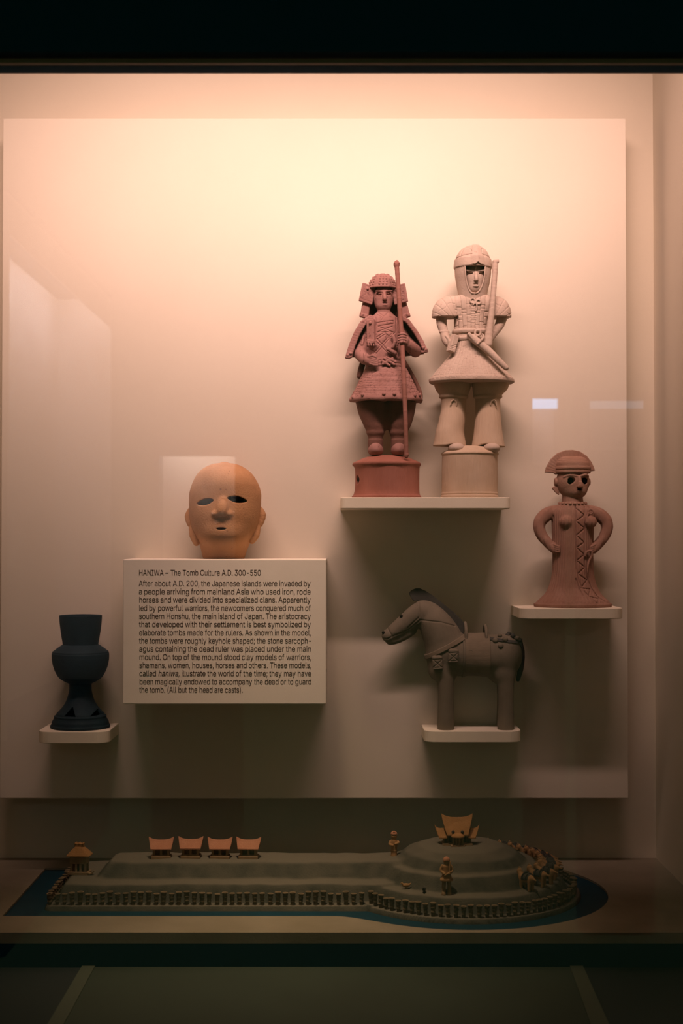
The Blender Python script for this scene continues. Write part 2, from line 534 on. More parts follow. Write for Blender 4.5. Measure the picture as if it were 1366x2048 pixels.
# top frame of the glazing: black fascia and two thin beads
def strip(name, py_top, py_bot, Y0, Y1, m):
    z0, z1 = P(683, py_bot, Y0).z, P(683, py_top, Y0).z
    return structure(obj(name, box_mesh(name, LX - 0.05, RX + 0.25, Y0, Y1, z0, z1, 0.0008), m))
zt = P(683, 117, GLASSY).z
structure(obj('trim_1', box_mesh('trim_1', LX - 0.35, RX + 0.45, GLASSY - 0.03, GLASSY + 0.01, zt, ZC + 0.03), M_BLACK))
strip('trim_2', 117, 126, GLASSY - 0.022, GLASSY + 0.01, M_BRONZE)
strip('trim_3', 126, 131.5, GLASSY - 0.012, GLASSY + 0.02, M_BLACK)
strip('trim_4', 131.5, 139.5, GLASSY + 0.012, GLASSY + 0.03, M_OLIVE)
structure(obj('trim_5', box_mesh('trim_5', LX - 0.35, RX + 0.45, GLASSY - 0.05, GLASSY + 0.01, 0.0, ZF - 0.005), M_BLACK))

# glass pane
gm = bpy.data.materials.new('clear_glass')
gm.use_nodes = True
nt = gm.node_tree
nt.nodes.clear()
go = nt.nodes.new('ShaderNodeOutputMaterial')
gx = nt.nodes.new('ShaderNodeMixShader')
gt = nt.nodes.new('ShaderNodeBsdfTransparent')
gt.inputs['Color'].default_value = (0.985, 0.99, 0.985, 1)
gg = nt.nodes.new('ShaderNodeBsdfGlossy')
gg.inputs['Roughness'].default_value = 0.0
gf = nt.nodes.new('ShaderNodeFresnel')
gf.inputs['IOR'].default_value = 1.5
nt.links.new(gf.outputs[0], gx.inputs[0]); nt.links.new(gt.outputs[0], gx.inputs[1]); nt.links.new(gg.outputs[0], gx.inputs[2])
nt.links.new(gx.outputs[0], go.inputs[0])
structure(obj('window_1', box_mesh('window_1', LX - 0.03, RX + 0.03, GLASSY, GLASSY + 0.006, ZF - 0.01, zt + 0.01), gm))

# backing panel
pa, pb = P(6, 237, 0.0), P(1257, 1597, 0.0)
panel = obj('display_panel', box_mesh('display_panel', pa.x, pb.x, 0.0, WALLY - 0.0005, pb.z, pa.z, 0.0015), M_PANEL)
tag(panel, 'large cream linen-covered backing panel mounted on the rear wall of the case', 'panel')

# ------------------------------------------------------------------ shelves
def shelf(px0, px1, py0, py1, depth, r, label):
    a, b = P(px0, py0, -depth), P(px1, py1, -depth)
    bm = bmesh.new()
    z0, z1 = b.z, a.z
    pts = [(a.x, 0.0), (a.x, -depth + r)]
    for i in range(1, 9):
        t = math.pi / 2 * i / 8
        pts.append((a.x + r - r * math.cos(t), -depth + r - r * math.sin(t)))
    for i in range(0, 9):
        t = math.pi / 2 * i / 8
        pts.append((b.x - r + r * math.sin(t), -depth + r - r * math.cos(t)))
    pts.append((b.x, 0.0))
    lo = [bm.verts.new((x, y, z0)) for x, y in pts]
    hi = [bm.verts.new((x, y, z1)) for x, y in pts]
    n = len(pts)
    bm.faces.new(lo[::-1]); bm.faces.new(hi)
    for i in range(n):
        bm.faces.new((lo[i], lo[(i + 1) % n], hi[(i + 1) % n], hi[i]))
    bmesh.ops.recalc_face_normals(bm, faces=bm.faces[:])
    ed = [e for e in bm.edges if abs(e.verts[0].co.z - e.verts[1].co.z) < 1e-6]
    bmesh.ops.bevel(bm, geom=ed, offset=0.0012, segments=2, profile=0.5, affect='EDGES')
    o = obj('wall_shelf', bm_mesh(bm, 'wall_shelf'), M_SHELF)
    tag(o, label, 'shelf', 'small cream wall shelves')
    return a.z
Z_WAR = shelf(681, 1021, 994.5, 1017, 0.150, 0.012, 'long cream wall shelf under the two standing clay warriors')
Z_WOM = shelf(1041, 1250, 1217, 1238, 0.150, 0.030, 'cream wall shelf with rounded corners under the clay woman')
Z_HOR = shelf(849, 1044, 1462.5, 1485, 0.100, 0.026, 'cream wall shelf with rounded corners under the dark clay horse')
Z_VAS = shelf(73, 216, 1463.5, 1487, 0.130, 0.026, 'small square cream wall shelf under the dark stemmed jar')

# ------------------------------------------------------------------ text block
BD = 0.150
ba, bb = P(246, 1118.5, -BD), P(652.5, 1408.5, -BD)
tb = thing('text_block', 'thick cream block with a printed brown text about the tomb culture', 'sign', ((ba.x + bb.x) / 2, 0.0, bb.z))
tbo = Vector(tb.location)
obj('block', box_mesh('block', ba.x - tbo.x, bb.x - tbo.x, -BD, 0.0, 0.0, ba.z - bb.z, 0.002, 3), M_BLOCK, tb)
LINES = ['After about A.D. 200, the Japanese islands were invaded by',
         'a people arriving from mainland Asia who used iron, rode',
         'horses and were divided into specialized clans. Apparently',
         'led by powerful warriors, the newcomers conquered much of',
         'southern Honshu, the main island of Japan. The aristocracy',
         'that developed with their settlement is best symbolized by',
         'elaborate tombs made for the rulers. As shown in the model,',
         'the tombs were roughly keyhole shaped; the stone sarcoph-',
         'agus containing the dead ruler was placed under the main',
         'mound. On top of the mound stood clay models of warriors,',
         'shamans, women, houses, horses and others. These models,',
         'called _haniwa,_ illustrate the world of the time; they may have',
         'been magically endowed to accompany the dead or to guard',
         'the tomb. (All but the head are casts).']
def make_text():
    pxs = (DIST - BD) / FPX
    size = 10.0                                                # set large, scaled to the measured cap height below
    cap_height = 11.3 * pxs
    font = None
    try:
        font = bpy.data.fonts.load(bpy.utils.resource_path('LOCAL') + '/datafiles/fonts/Inter.woff2')   # Blender's own interface font
    except Exception:
        font = None
    words = []                                                 # (curve object, line index, word index)
    def word(s):
        it = s.startswith('_')
        cu = bpy.data.curves.new('word', 'FONT')
        cu.body = s.strip('_').replace('_', '')
        cu.size = size
        cu.resolution_u = 4
        cu.fill_mode = 'NONE'                                  # outlines only, filled below
        cu.space_character = 0.97
        if font is not None:
            cu.font = font
        if it:
            cu.shear = 0.22
        o = bpy.data.objects.new('word', cu)
        COL.objects.link(o)
        return o
    rows = [('HANIWA – The Tomb Culture A.D. 300-550', 1151.0, 277.0, 521.5)]
    for i, s in enumerate(LINES):
        last = i == len(LINES) - 1
        rows.append((s, 1172.3 + 16.36 * i, 277.2 + 0.1 * i, (485.5 if last else 621.0 + 0.12 * i)))
    ref = word('H')
    built = [([word(w) for w in r[0].split(' ')], r) for r in rows]
    dg = bpy.context.evaluated_depsgraph_get()
    dg.update()
    def fill_outline(co, edges):
        """triangles inside the letter outlines (non-zero winding)"""
        n = len(co)
        par = list(range(n))
        def root(i):
            while par[i] != i:
                par[i] = par[par[i]]
                i = par[i]
            return i
        for i, j in edges:
            par[root(i)] = root(j)
        loops = {}
        for i in range(n):
            loops.setdefault(root(i), []).append(i)
        k = 1000.0 / max(1e-9, float(np.abs(co).max()))
        pts = [Vector((float(p[0]) * k, float(p[1]) * k)) for p in co]
        ed = []
        for lp in loops.values():
            ed += [(lp[i], lp[(i + 1) % len(lp)]) for i in range(len(lp))]
        v2, e2, f2 = delaunay_2d_cdt(pts, ed, [], 0, 1e-4, False)[:3]
        A = np.array([[v.x, v.y] for v in v2])
        T_ = np.array([f for f in f2 if len(f) == 3], dtype=int)
        cen = A[T_].mean(1)
        w = np.zeros(len(cen), dtype=int)
        for i, j in ed:
            (x0, y0), (x1, y1) = pts[i], pts[j]
            side = (x1 - x0) * (cen[:, 1] - y0) - (cen[:, 0] - x0) * (y1 - y0)
            w += ((y0 <= cen[:, 1]) & (y1 > cen[:, 1]) & (side > 0)).astype(int)
            w -= ((y0 > cen[:, 1]) & (y1 <= cen[:, 1]) & (side < 0)).astype(int)
        out = np.zeros((len(A), 3), dtype=np.float32)
        out[:, :2] = A / k
        return out, [tuple(int(x) for x in t) for t in T_[w != 0]]
    rm = bpy.data.meshes.new_from_object(ref.evaluated_get(dg))
    zoom = cap_height / max(v.co.y for v in rm.vertices)
    bpy.data.meshes.remove(rm)
    rc_ = ref.data
    bpy.data.objects.remove(ref)
    bpy.data.curves.remove(rc_)
    V, F = [], []
    for ws, (s, py, x0, x1) in built:
        ms = []
        for o in ws:
            me = bpy.data.meshes.new_from_object(o.evaluated_get(dg))
            co = np.zeros(len(me.vertices) * 3, dtype=np.float32)
            me.vertices.foreach_get('co', co)
            co = co.reshape(-1, 3) * zoom
            ms.append(fill_outline(co, [tuple(e.vertices) for e in me.edges]))
            bpy.data.meshes.remove(me)
        A, B = P(x0, py, -BD), P(x1, py, -BD)
        W = B.x - A.x
        wid = [float(c[:, 0].max()) for c, f in ms]
        space = 3.6 * pxs
        n = len(ms)
        tot = sum(wid)
        k = min(1.0, (W - space * (n - 1)) / tot)
        gap = (W - k * tot) / max(1, n - 1)
        x = A.x
        for (c, fs), w in zip(ms, wid):
            off = len(V)
            for p in c:
                V.append((x + p[0] * k - tbo.x, -BD - 0.0004, A.z + p[1] - tbo.z))
            F.extend([tuple(i + off for i in f) for f in fs])
            x += w * k + gap
        for o in ws:
            cu = o.data
            bpy.data.objects.remove(o)
            bpy.data.curves.remove(cu)
    me = bpy.data.meshes.new('lettering')
    me.from_pydata(V, [], F)
    lt = obj('lettering', me, M_INK, tb)
    lt['label'] = 'printed brown lettering'
make_text()

# ================================================================== THE TOMB MODEL
CX, CY, CR = (920 - 683) / FPX * 2.66, 2.66 - DIST, 0.222
HW = 0.136
XL = G(95, 1806, ZB).x
def smooth_profile(pts, w=0.006):
    p = np.array(pts)
    d = np.arange(-0.05, 0.30, 0.0005)
    h = np.interp(d, p[:, 0], p[:, 1])
    k = int(w / 0.0005)
    h2 = np.convolve(np.pad(h, k, mode='edge'), np.ones(2 * k + 1) / (2 * k + 1), mode='valid')
    keep = d < 0.006
    return d, np.where(keep, h, h2)
PR = smooth_profile([(-0.02, -0.03), (-0.003, -0.03), (0.0, -0.010), (0.002, 0.004), (0.022, 0.005), (0.036, 0.030), (0.040, 0.034), (0.066, 0.0365), (0.070, 0.038), (0.092, 0.059), (0.098, 0.062), (0.2, 0.0625)], 0.0035)
PC = smooth_profile([(-0.02, -0.03), (-0.003, -0.03), (0.0, -0.010), (0.002, 0.004), (0.022, 0.005), (0.036, 0.027), (0.040, 0.0305), (0.064, 0.0330), (0.080, 0.053), (0.084, 0.0565), (0.100, 0.0590), (0.118, 0.074), (0.145, 0.085), (0.18, 0.089), (0.25, 0.089)], 0.0035)
NOISE = [(rng.uniform(40, 260), rng.uniform(0, 6.28), rng.uniform(0, 6.28)) for _ in range(24)]
def mound_h(x, y):
    x = np.asarray(x, float); y = np.asarray(y, float)
    a = HW - np.abs(y - CY); b = np.interp(x - XL, [-0.1, 0, 0.030, 0.080, 0.105, 0.3], [-0.1, 0, 0.040, 0.066, 0.098, 0.3])
    dr = smin(a, b, 0.02)
    dr = np.where(x > CX, -0.02, dr)
    dc = CR - np.sqrt((x - CX) ** 2 + (y - CY) ** 2)
    h1 = np.interp(dr, *PR); h2 = np.interp(dc, *PC)
    h = -smin(-h1, -h2, 0.010)
    n = 0
    for f, p, t in NOISE:
        n = n + np.sin(f * (x * math.cos(t) + y * math.sin(t)) + p) / f
    return h + np.where(h > 0.008, 0.0030 * np.tanh(n * 12) * 0.5, 0.0)
def ground(x, y):
    return ZB + float(mound_h(x, y))

tomb = thing('tomb_model', 'scale model of a keyhole-shaped green burial mound in a blue moat', 'model', (0, CY, ZB))
T0 = Vector(tomb.location)
# board with the keyhole opening for the moat
def moat_outline():
    hwm = CY - G(300, 1832, ZB).y
    rm = 0.270
    xl = G(10, 1826, ZB).x
    front = []
    for x in np.concatenate([[xl], np.linspace(xl + 0.02, CX - 0.30, 14), np.linspace(CX - 0.29, CX, 40)]):
        c = math.sqrt(max(rm * rm - (x - CX) ** 2, 0.0)) if abs(x - CX) < rm else 0.0
        w = float(-smin(np.array(-hwm), np.array(-c), 0.045))
        front.append((float(x), w))
    pts = [(x, CY - w) for x, w in front]
    for i in range(1, 48):
        t = -math.pi / 2 + math.pi * i / 48
        pts.append((CX + rm * math.cos(t), CY + rm * math.sin(t)))
    pts += [(x, CY + w) for x, w in front[::-1]]
    return [(x, min(y, WALLY - 0.012)) for x, y in pts]
OUT = moat_outline()
def board():
    bm = bmesh.new()
    rect = [(LX, PLATY), (RX, PLATY), (RX, WALLY), (LX, WALLY)]
    ro = [bm.verts.new((x, y - T0.y, 0)) for x, y in rect]
    vi = []
    last = None
    for x, y in OUT:
        if last is not None and math.hypot(x - last[0], y - last[1]) < 0.0015:
            continue
        vi.append(bm.verts.new((x, y - T0.y, 0)))
        last = (x, y)
    es = [bm.edges.new((ro[i], ro[(i + 1) % 4])) for i in range(4)]
    ei = [bm.edges.new((vi[i], vi[(i + 1) % len(vi)])) for i in range(len(vi))]
    bmesh.ops.triangle_fill(bm, use_beauty=True, use_dissolve=False, edges=es + ei)
    for loop in (ro, vi):
        lo = [bm.verts.new((v.co.x, v.co.y, -0.018)) for v in loop]
        n = len(loop)
        for i in range(n):
            bm.faces.new((loop[i], loop[(i + 1) % n], lo[(i + 1) % n], lo[i]))
    bmesh.ops.recalc_face_normals(bm, faces=bm.faces[:])
    return bm_mesh(bm, 'base_board')
o = obj('base_board', board(), M_TABLE, tomb); o['label'] = 'tan board around the moat'
bm = bmesh.new()
bm.faces.new([bm.verts.new((x, y - T0.y, -0.004)) for x, y in ((LX + 0.01, PLATY + 0.01), (RX - 0.01, PLATY + 0.01), (RX - 0.01, WALLY - 0.005), (LX + 0.01, WALLY - 0.005))])
o = obj('moat', bm_mesh(bm, 'moat'), M_WATER, tomb); o['label'] = 'blue painted moat'
structure(obj('trim_6', box_mesh('trim_6', LX, RX, PLATY, WALLY, ZF, ZB - 0.018), M_TABLESIDE))
# mound
nx, ny = 420, 190
gx_ = np.linspace(XL - 0.006, CX + CR + 0.006, nx)
gy_ = np.linspace(CY - CR - 0.006, CY + CR + 0.006, ny)
XX, YY = np.meshgrid(gx_, gy_, indexing='ij')
HH = mound_h(XX, YY)
vv = np.stack([XX, YY - T0.y, HH], -1).reshape(-1, 3)
ii, jj = np.meshgrid(np.arange(nx - 1), np.arange(ny - 1), indexing='ij')
a = (ii * ny + jj).ravel()
qq = np.stack([a, a + ny, a + ny + 1, a + 1], 1)
hq = HH.ravel()[qq].max(1)
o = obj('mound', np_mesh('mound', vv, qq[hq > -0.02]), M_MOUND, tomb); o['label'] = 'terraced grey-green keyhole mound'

# rows of little clay cylinders on the lowest ledge
def lathe_mesh(name, prof, seg=14, closed_top=False):
    V, F = [], []
    n = len(prof)
    for r, z in prof:
        for k in range(seg):
            t = 2 * math.pi * k / seg
            V.append((r * math.cos(t), r * math.sin(t), z))
    for i in range(n - 1):
        for k in range(seg):
            F.append((i * seg + k, i * seg + (k + 1) % seg, (i + 1) * seg + (k + 1) % seg, (i + 1) * seg + k))
    F.append(tuple(range(seg))[::-1])
    me = bpy.data.meshes.new(name)
    me.from_pydata(V, [], F)
    me.polygons.foreach_set('use_smooth', np.ones(len(me.polygons), dtype=bool))
    return me
CYLM = lathe_mesh('clay_cylinder', [(3.2, 0), (3.5, 6), (4.2, 6.6), (4.2, 7.6), (3.6, 8.2), (3.9, 13), (4.6, 13.6), (4.6, 14.6), (4.0, 15.2), (4.6, 20), (5.6, 21.5), (5.4, 22), (4.2, 20.5), (3.4, 12)])
CYLM.transform(Matrix.Scale(0.001, 4))
CYLM.materials.append(M_CYL)
path = []
ins = 0.013
xj = CX - math.sqrt((CR - ins) ** 2 - (HW - ins) ** 2)
y_ = CY + HW - ins - 0.05
while y_ > CY - HW + ins + 0.004:
    path.append((XL + ins * 0.75, y_)); y_ -= 0.0135
x_ = XL + ins * 0.75
while x_ < xj - 0.004:
    path.append((x_, CY - HW + ins)); x_ += 0.0135
t = math.atan2(-(HW - ins), xj - CX)
while t < math.radians(35):
    path.append((CX + (CR - ins) * math.cos(t), CY + (CR - ins) * math.sin(t))); t += 0.0132 / (CR - ins)
for i, (x, y) in enumerate(path):
    o = bpy.data.objects.new('clay_cylinder', CYLM)
    COL.objects.link(o)
    o.location = (x + random.uniform(-.0007, .0007), y, ground(x, y) - 0.0005)
    o.rotation_euler = (random.uniform(-.04, .04), random.uniform(-.05, .05), random.uniform(0, 6))
    s = random.uniform(0.92, 1.08)
    o.scale = (s, s, s * random.uniform(0.94, 1.05))
    tag(o, 'tiny flared clay cylinder in the row around the foot of the model mound', 'clay cylinder', 'clay cylinders around the mound')

# ---- little houses
def sheet_solid(name, fn, nu, nv, off):
    """fn(u,v)->(x,y,z), u and v in -1..1; closed slab by shifting along off."""
    V = []
    for s in (0, 1):
        for i in range(nu + 1):
            for j in range(nv + 1):
                p = fn(-1 + 2 * i / nu, -1 + 2 * j / nv)
                V.append((p[0] + off[0] * s, p[1] + off[1] * s, p[2] + off[2] * s))
    M = (nu + 1) * (nv + 1)
    F = []
    idx = lambda i, j, s: s * M + i * (nv + 1) + j
    for i in range(nu):
        for j in range(nv):
            F.append((idx(i, j, 0), idx(i + 1, j, 0), idx(i + 1, j + 1, 0), idx(i, j + 1, 0)))
            F.append((idx(i, j + 1, 1), idx(i + 1, j + 1, 1), idx(i + 1, j, 1), idx(i, j, 1)))
    for i in range(nu):
        F.append((idx(i, 0, 0), idx(i, 0, 1), idx(i + 1, 0, 1), idx(i + 1, 0, 0)))
        F.append((idx(i, nv, 0), idx(i + 1, nv, 0), idx(i + 1, nv, 1), idx(i, nv, 1)))
    for j in range(nv):
        F.append((idx(0, j, 0), idx(0, j + 1, 0), idx(0, j + 1, 1), idx(0, j, 1)))
        F.append((idx(nu, j, 0), idx(nu, j, 1), idx(nu, j + 1, 1), idx(nu, j + 1, 0)))
    bm = bmesh.new()
    vs = [bm.verts.new(v) for v in V]
    for f in F:
        bm.faces.new([vs[i] for i in f])
    bmesh.ops.recalc_face_normals(bm, faces=bm.faces[:])
    return bm_mesh(bm, name)
def saddle_roof(name, wr0, wr1, we0, we1, ze, zr, dy, tip0, tip1, scale, thick=2.2):
    """ridge runs from -wr0 to wr1, eaves from -we0 to we1; the ridge ends sweep up by tip0 / tip1"""
    def fn(u, v):
        a = abs(v)
        w0 = wr0 + (we0 - wr0) * a; w1 = wr1 + (we1 - wr1) * a
        x = -w0 + (w0 + w1) * (u + 1) / 2
        zz = zr + tip0 * max(0, -u) ** 3 + tip1 * max(0, u) ** 3
        return (x * scale, v * dy * scale, (zz + (ze - zz) * a ** 0.85) * scale)
    return sheet_solid(name, fn, 14, 8, (0, 0, -thick * scale))
def small_house_parts():
    s = 2.65 / FPX
    c = Clay((-19, -12, 4), (19, 12, 24), 0.6)
    c.box((0, 0, 13.5), (16.5, 10.5, 9.5), 0.6)
    for x in (-7.2, 7.2):
        c.box((x, -10.5, 13.2), (4.6, 8, 5.6), 0.8, op='s')
    return (c.mesh('wall', s), saddle_roof('roof', 25, 25, 20.5, 20.5, 20.5, 36, 15, 6, 6, s),
            box_mesh('base_slab', -19.5 * s, 19.5 * s, -13.5 * s, 13.5 * s, -1.0 * s, 5.2 * s, 0.0008))
HP = small_house_parts()
for me, m in zip(HP, (M_HOUSE, M_ROOF, M_HOUSE)):
    me.materials.append(m)
HOUSE_LABELS = ['little clay house with swept-up red roof beside the gatehouse end of the mound top',
                'little clay house with swept-up red roof, second along the mound top from the gatehouse',
                'little clay house with swept-up red roof, third along the mound top from the gatehouse',
                'little clay house with swept-up red roof, closest to the round mound']
for (px, py), lb in zip(((322.8, 1718), (381.8, 1718), (440.3, 1719), (497.5, 1719)), HOUSE_LABELS):
    p = P(px, py, CY - 0.004)
    h = thing('clay_house', lb, 'model house', (p.x, p.y, ground(p.x, p.y) - 0.0003), math.radians(random.uniform(-3, 3)), 'little houses along the mound top')
    for me, nm in zip(HP, ('wall', 'roof', 'base_slab')):
        obj(nm, me, None, h)

# shrine house on the summit
p = P(914, 1692, CY - 0.012)
h = thing('shrine_house', 'ochre clay palace with tall swept roof and side wings on the round mound summit', 'model house', (p.x, p.y, ground(p.x, p.y) - 0.001))
s = (p.y + DIST) / FPX
obj('base_slab', box_mesh('base_slab', -30 * s, 30 * s, -16 * s, 16 * s, -3 * s, 2.5 * s, 0.0006), M_HOUSE, h)
obj('porch_slab', box_mesh('porch_slab', -14 * s, 14 * s, -27 * s, -15 * s, -4.5 * s, 1.5 * s, 0.0006), M_HOUSE, h)
c = Clay((-28, -14, 0), (28, 14, 26), 0.6)
c.box((0, 0, 12), (19, 10, 11.5), 0.5); c.box((-22, 2, 8.5), (6, 8, 8), 0.5); c.box((22, 2, 8.5), (6, 8, 8), 0.5)
for x in (-14, 14):
    c.box((x, -10, 11), (3.6, 6, 6.5), 0.5, op='s')
for x in (-22, 22):
    c.box((x, -6, 8), (3.2, 5, 5), 0.5, op='s')
obj('wall', c.mesh('wall', s), M_HOUSE, h)
obj('main_roof', saddle_roof('main_roof', 31.5, 31.5, 21, 21, 22, 53, 19, 7.5, 7.5, s, 2.5), M_ROOFO, h)
o = obj('wing_roof', saddle_roof('wing_roof', 15, 10, 6, 10, 15, 31, 15, 8, 0, s, 2.2), M_ROOFO, h); o.location = (-30 * s, 2 * s, 0)
o = obj('wing_roof', saddle_roof('wing_roof', 10, 15, 10, 6, 15, 31, 15, 0, 8, s, 2.2), M_ROOFO, h); o.location = (30 * s, 2 * s, 0)
c = Clay((-14, -32, 14), (14, -8, 30), 0.6)
c.ball((0, -20, 18), (13, 11, 7)); c.below(17.0)
obj('porch_roof', c.mesh('porch_roof', s), M_ROOFO, h)
for x in (-9.5, -3.0, 3.0, 9.5):
    pm = lathe_mesh('porch_post', [(1.5 * s, 1 * s), (1.4 * s, 17.5 * s)], 8)
    o = obj('porch_post', pm, M_HOUSE, h); o.location = (x * s, -24 * s, 0)
for x in (-9, 9):
    c = Clay((x - 5, -24, 22), (x + 5, -12, 32), 0.6)
    c.ball((x, -17.5, 27), 3.2)
    obj('roof_knob', c.mesh('roof_knob', s), M_HORSED, h)

# gatehouse
p = P(159, 1752, CY - 0.02)
h = thing('gatehouse', 'ochre clay gatehouse with flared hipped roof at the narrow end of the mound', 'model house', (p.x, p.y, ground(p.x, p.y) + 0.002), math.radians(-6))
s = (p.y + DIST) / FPX
obj('base_slab', box_mesh('base_slab', -21 * s, 21 * s, -13 * s, 13 * s, -1.5 * s, 4.5 * s, 0.0006), M_HOUSE, h)
c = Clay((-19, -12, 3), (19, 12, 40), 0.7)
c.box((0, 0, 28.5), (17.5, 10.5, 8.5), 0.6)
for x in (-14, -4.5, 4.5, 14):
    for y in (-8, 8):
        c.box((x, y, 13), (2.4, 2.0, 12), 0.6)
obj('wall', c.mesh('wall', s), M_HOUSE, h)
def hip(u, v):
    a = max(abs(u), abs(v))
    k = 0.42 + 0.58 * a if a > 1e-6 else 0.42
    return (u * 23 * s, v * 15 * s, (37 + 16 * (1 - max(0, (a - 0.38) / 0.62)) ** 1.0) * s)
obj('roof', sheet_solid('roof', hip, 12, 10, (0, 0, -2.2 * s)), M_ROOFO, h)
c = Clay((-11, -7, 48), (11, 7, 62), 0.6)
c.box((0, 0, 55), (9, 4.5, 4.2), 0.8)
for x in (-7.5, 0, 7.5):
    c.cap((x, -5, 59), (x, 5, 59), 1.8)
obj('ridge_cap', c.mesh('ridge_cap', s), M_ROOFO, h)
c = Clay((20, -16, -6), (36, 2, 8), 0.6)
c.prism([(20, 4.5), (26, 3.0), (33, 8.0), (29, 1.5), (23, 0.0)], -14, -6, r=0.4)
obj('side_step', c.mesh('side_step', s), M_HOUSE, h)

# ---- little figures on the mound
p = P(893, 1791, CY - 0.160)
fg = thing('warrior_figurine', 'tiny ochre clay warrior figurine standing on the lower terrace of the round mound', 'figurine', (p.x, p.y, ground(p.x, p.y) - 0.0005))
s = (p.y + DIST) / FPX
c = Clay((-14, -12, 34), (14, 12, 78), 0.5)
c.loft([(38, 0, 0, 9, 7), (50, 0, 0, 8, 6), (56, 0, 0, 8.5, 6), (60, 0, 0, 5, 5)])
c.ball((0, 0, 66), (6.5, 6, 7.5), 1.5); c.ball((0, -6.5, 63.5), (3.6, 3, 4), op='s'); c.ball((0, -2, 63.5), (4, 3.5, 5))
for sx in (-1, 1):
    c.tube([(sx * 8, 0, 57), (sx * 11, -1, 49), (sx * 5, -8, 43)], [3.2, 2.6, 2.4], 1.0)
c.cap((-4, -9, 40), (7, -8, 46), 1.6); c.cap((7, -5, 66), (5, -8, 44), 1.2)
obj('body', c.mesh('body', s), M_FIG, fg)
c = Clay((-14, -12, 26), (14, 12, 42), 0.5)
c.loft([(28, 0, 0, 13, 10), (30, 0, 0, 13, 10), (36, 0, 0, 10, 8), (41, 0, 0, 8.2, 6.5)])
obj('skirt', c.mesh('skirt', s), M_FIG, fg)
for sx in (-1, 1):
    c = Clay((sx * 5.5 - 6, -8, 0), (sx * 5.5 + 6, 6, 30), 0.5)
    c.loft([(0, sx * 5.5, -1, 4.8, 5.5), (3, sx * 5.5, -1, 4.4, 5), (8, sx * 5.5, 0, 3.8, 4), (29, sx * 5, 0, 4.4, 4.4)])
    obj('leg', c.mesh('leg', s), M_HOUSE, fg)
c = Clay((-8, -9, 66), (8, 8, 78), 0.5)
c.ball((0, 0, 68), (7.2, 7, 7.5)); c.below(67.5)
obj('helmet', c.mesh('helmet', s), M_ROOF, fg)

p = P(788, 1712, CY + 0.004)
fg = thing('bust_figurine', 'tiny orange clay figure with raised arm standing behind the slope of the round mound', 'figurine', (p.x, p.y, ground(p.x, p.y) - 0.0005))
s = (p.y + DIST) / FPX
c = Clay((-12, -10, -4), (12, 10, 52), 0.5)
c.loft([(-3, 0, 0, 7, 7), (8, 0, 0, 6, 6), (11, 0, 0, 7, 6.5), (13, 0, 0, 6, 6), (24, 0, 0, 7.5, 6), (31, 0, 0, 6, 5), (34, 0, 0, 3, 3)])
c.ball((0, 0, 40), (6.2, 6, 7.5), 1)
c.tube([(-7, 0, 29), (-9, -2, 24), (-3, -7, 22)], 2.2, 1); c.tube([(7, 0, 29), (9, -3, 27), (3, -7, 25)], 2.2, 1)
for x in (-2.5, 2.5):
    c.ball((x, -6, 41), (1.2, 2, .9), op='s')
obj('body', c.mesh('body', s), M_FIG, fg)
c = Clay((-8, -8, 40), (8, 8, 52), 0.5)
c.ball((0, 0, 43), (6.8, 6.6, 6.5)); c.below(43); c.ball((0, -3, 48), (2.5, 3, 2))
obj('hair', c.mesh('hair', s), M_ROOF, fg)

def bird(px, py, dy, m, mw, label, rz):
    p = P(px, py, CY + dy)
    b = thing('clay_bird', label, 'figurine', (p.x, p.y, ground(p.x, p.y) - 0.0005), rz)
    s = (p.y + DIST) / FPX
    c = Clay((-13, -6, 2), (11, 6, 17), 0.45)
    c.ball((0, 0, 8), (7.5, 4, 4)); c.cap((6, 0, 9), (10, 0, 12), 2, 0.8, 1.5)
    c.cap((-5, 0, 9), (-8, 0, 12.5), 2.4, 1.6, 1.5); c.cap((-8, 0, 12.5), (-11.5, 0, 12), 1.4, 0.5, 0.5)
    obj('body', c.mesh('body', s), m, b)
    obj('stand', lathe_mesh('stand', [(2.4 * s, 0), (1.8 * s, 2 * s), (1.6 * s, 6 * s)], 10), mw, b)
bird(812, 1786, -0.124, M_FIG, M_HOUSE, 'tiny ochre clay hen on the lower terrace of the mound', 0.1)
bird(848, 1797, -0.150, M_HORSED, M_HORSED, 'tiny blackened clay bird facing out from the lower terrace of the mound', 1.4)

def mini_horse_meshes():
    s = 2.55 / FPX
    c = Clay((-20, -8, -1), (26, 8, 34), 0.6)
    c.cap((-9, 0, 19), (8, 0, 19), 7.2, 7.0)
    c.tube([(-11, 0, 22), (-17, 0, 29)], [5.5, 4], 2); c.tube([(-15.5, 0, 30), (-23 + 4, 0, 25)], [3.8, 2.4], 1)
    c.cap((13, 0, 21), (21, 0, 19), 2.6, 0.9, 2)
    for x in (-9, 9):
        for y in (-4, 4):
            c.cap((x, y, 0.5), (x, y, 16), 2.4, 3.0, 1)
    c.below(0)
    body = c.mesh('body', s)
    c = Clay((-6, -10, 18), (8, 10, 30), 0.6)
    c.cap((-3.5, 0, 19), (4.5, 0, 19), 8.0); c.f = np.maximum(c.f, -(c.ax[2] - 17)[None, None, :])
    c.ring((-3.5, 0, 19), 9.0, 1.2, 'x'); c.ring((4.5, 0, 19), 9.0, 1.2, 'x'); c.below(18)
    sad = c.mesh('saddle', s)
    c = Clay((-21, -2, 24), (-6, 2, 38), 0.6)
    c.prism([(-20, 33), (-17, 36), (-12, 32), (-7, 26), (-10, 25), (-16, 31)], -1.2, 1.2)
    mane = c.mesh('mane', s)
    body.materials.append(M_FIG); sad.materials.append(M_HORSED); mane.materials.append(M_HOUSE)
    return (('body', body), ('saddle', sad), ('mane', mane))
MH = mini_horse_meshes()
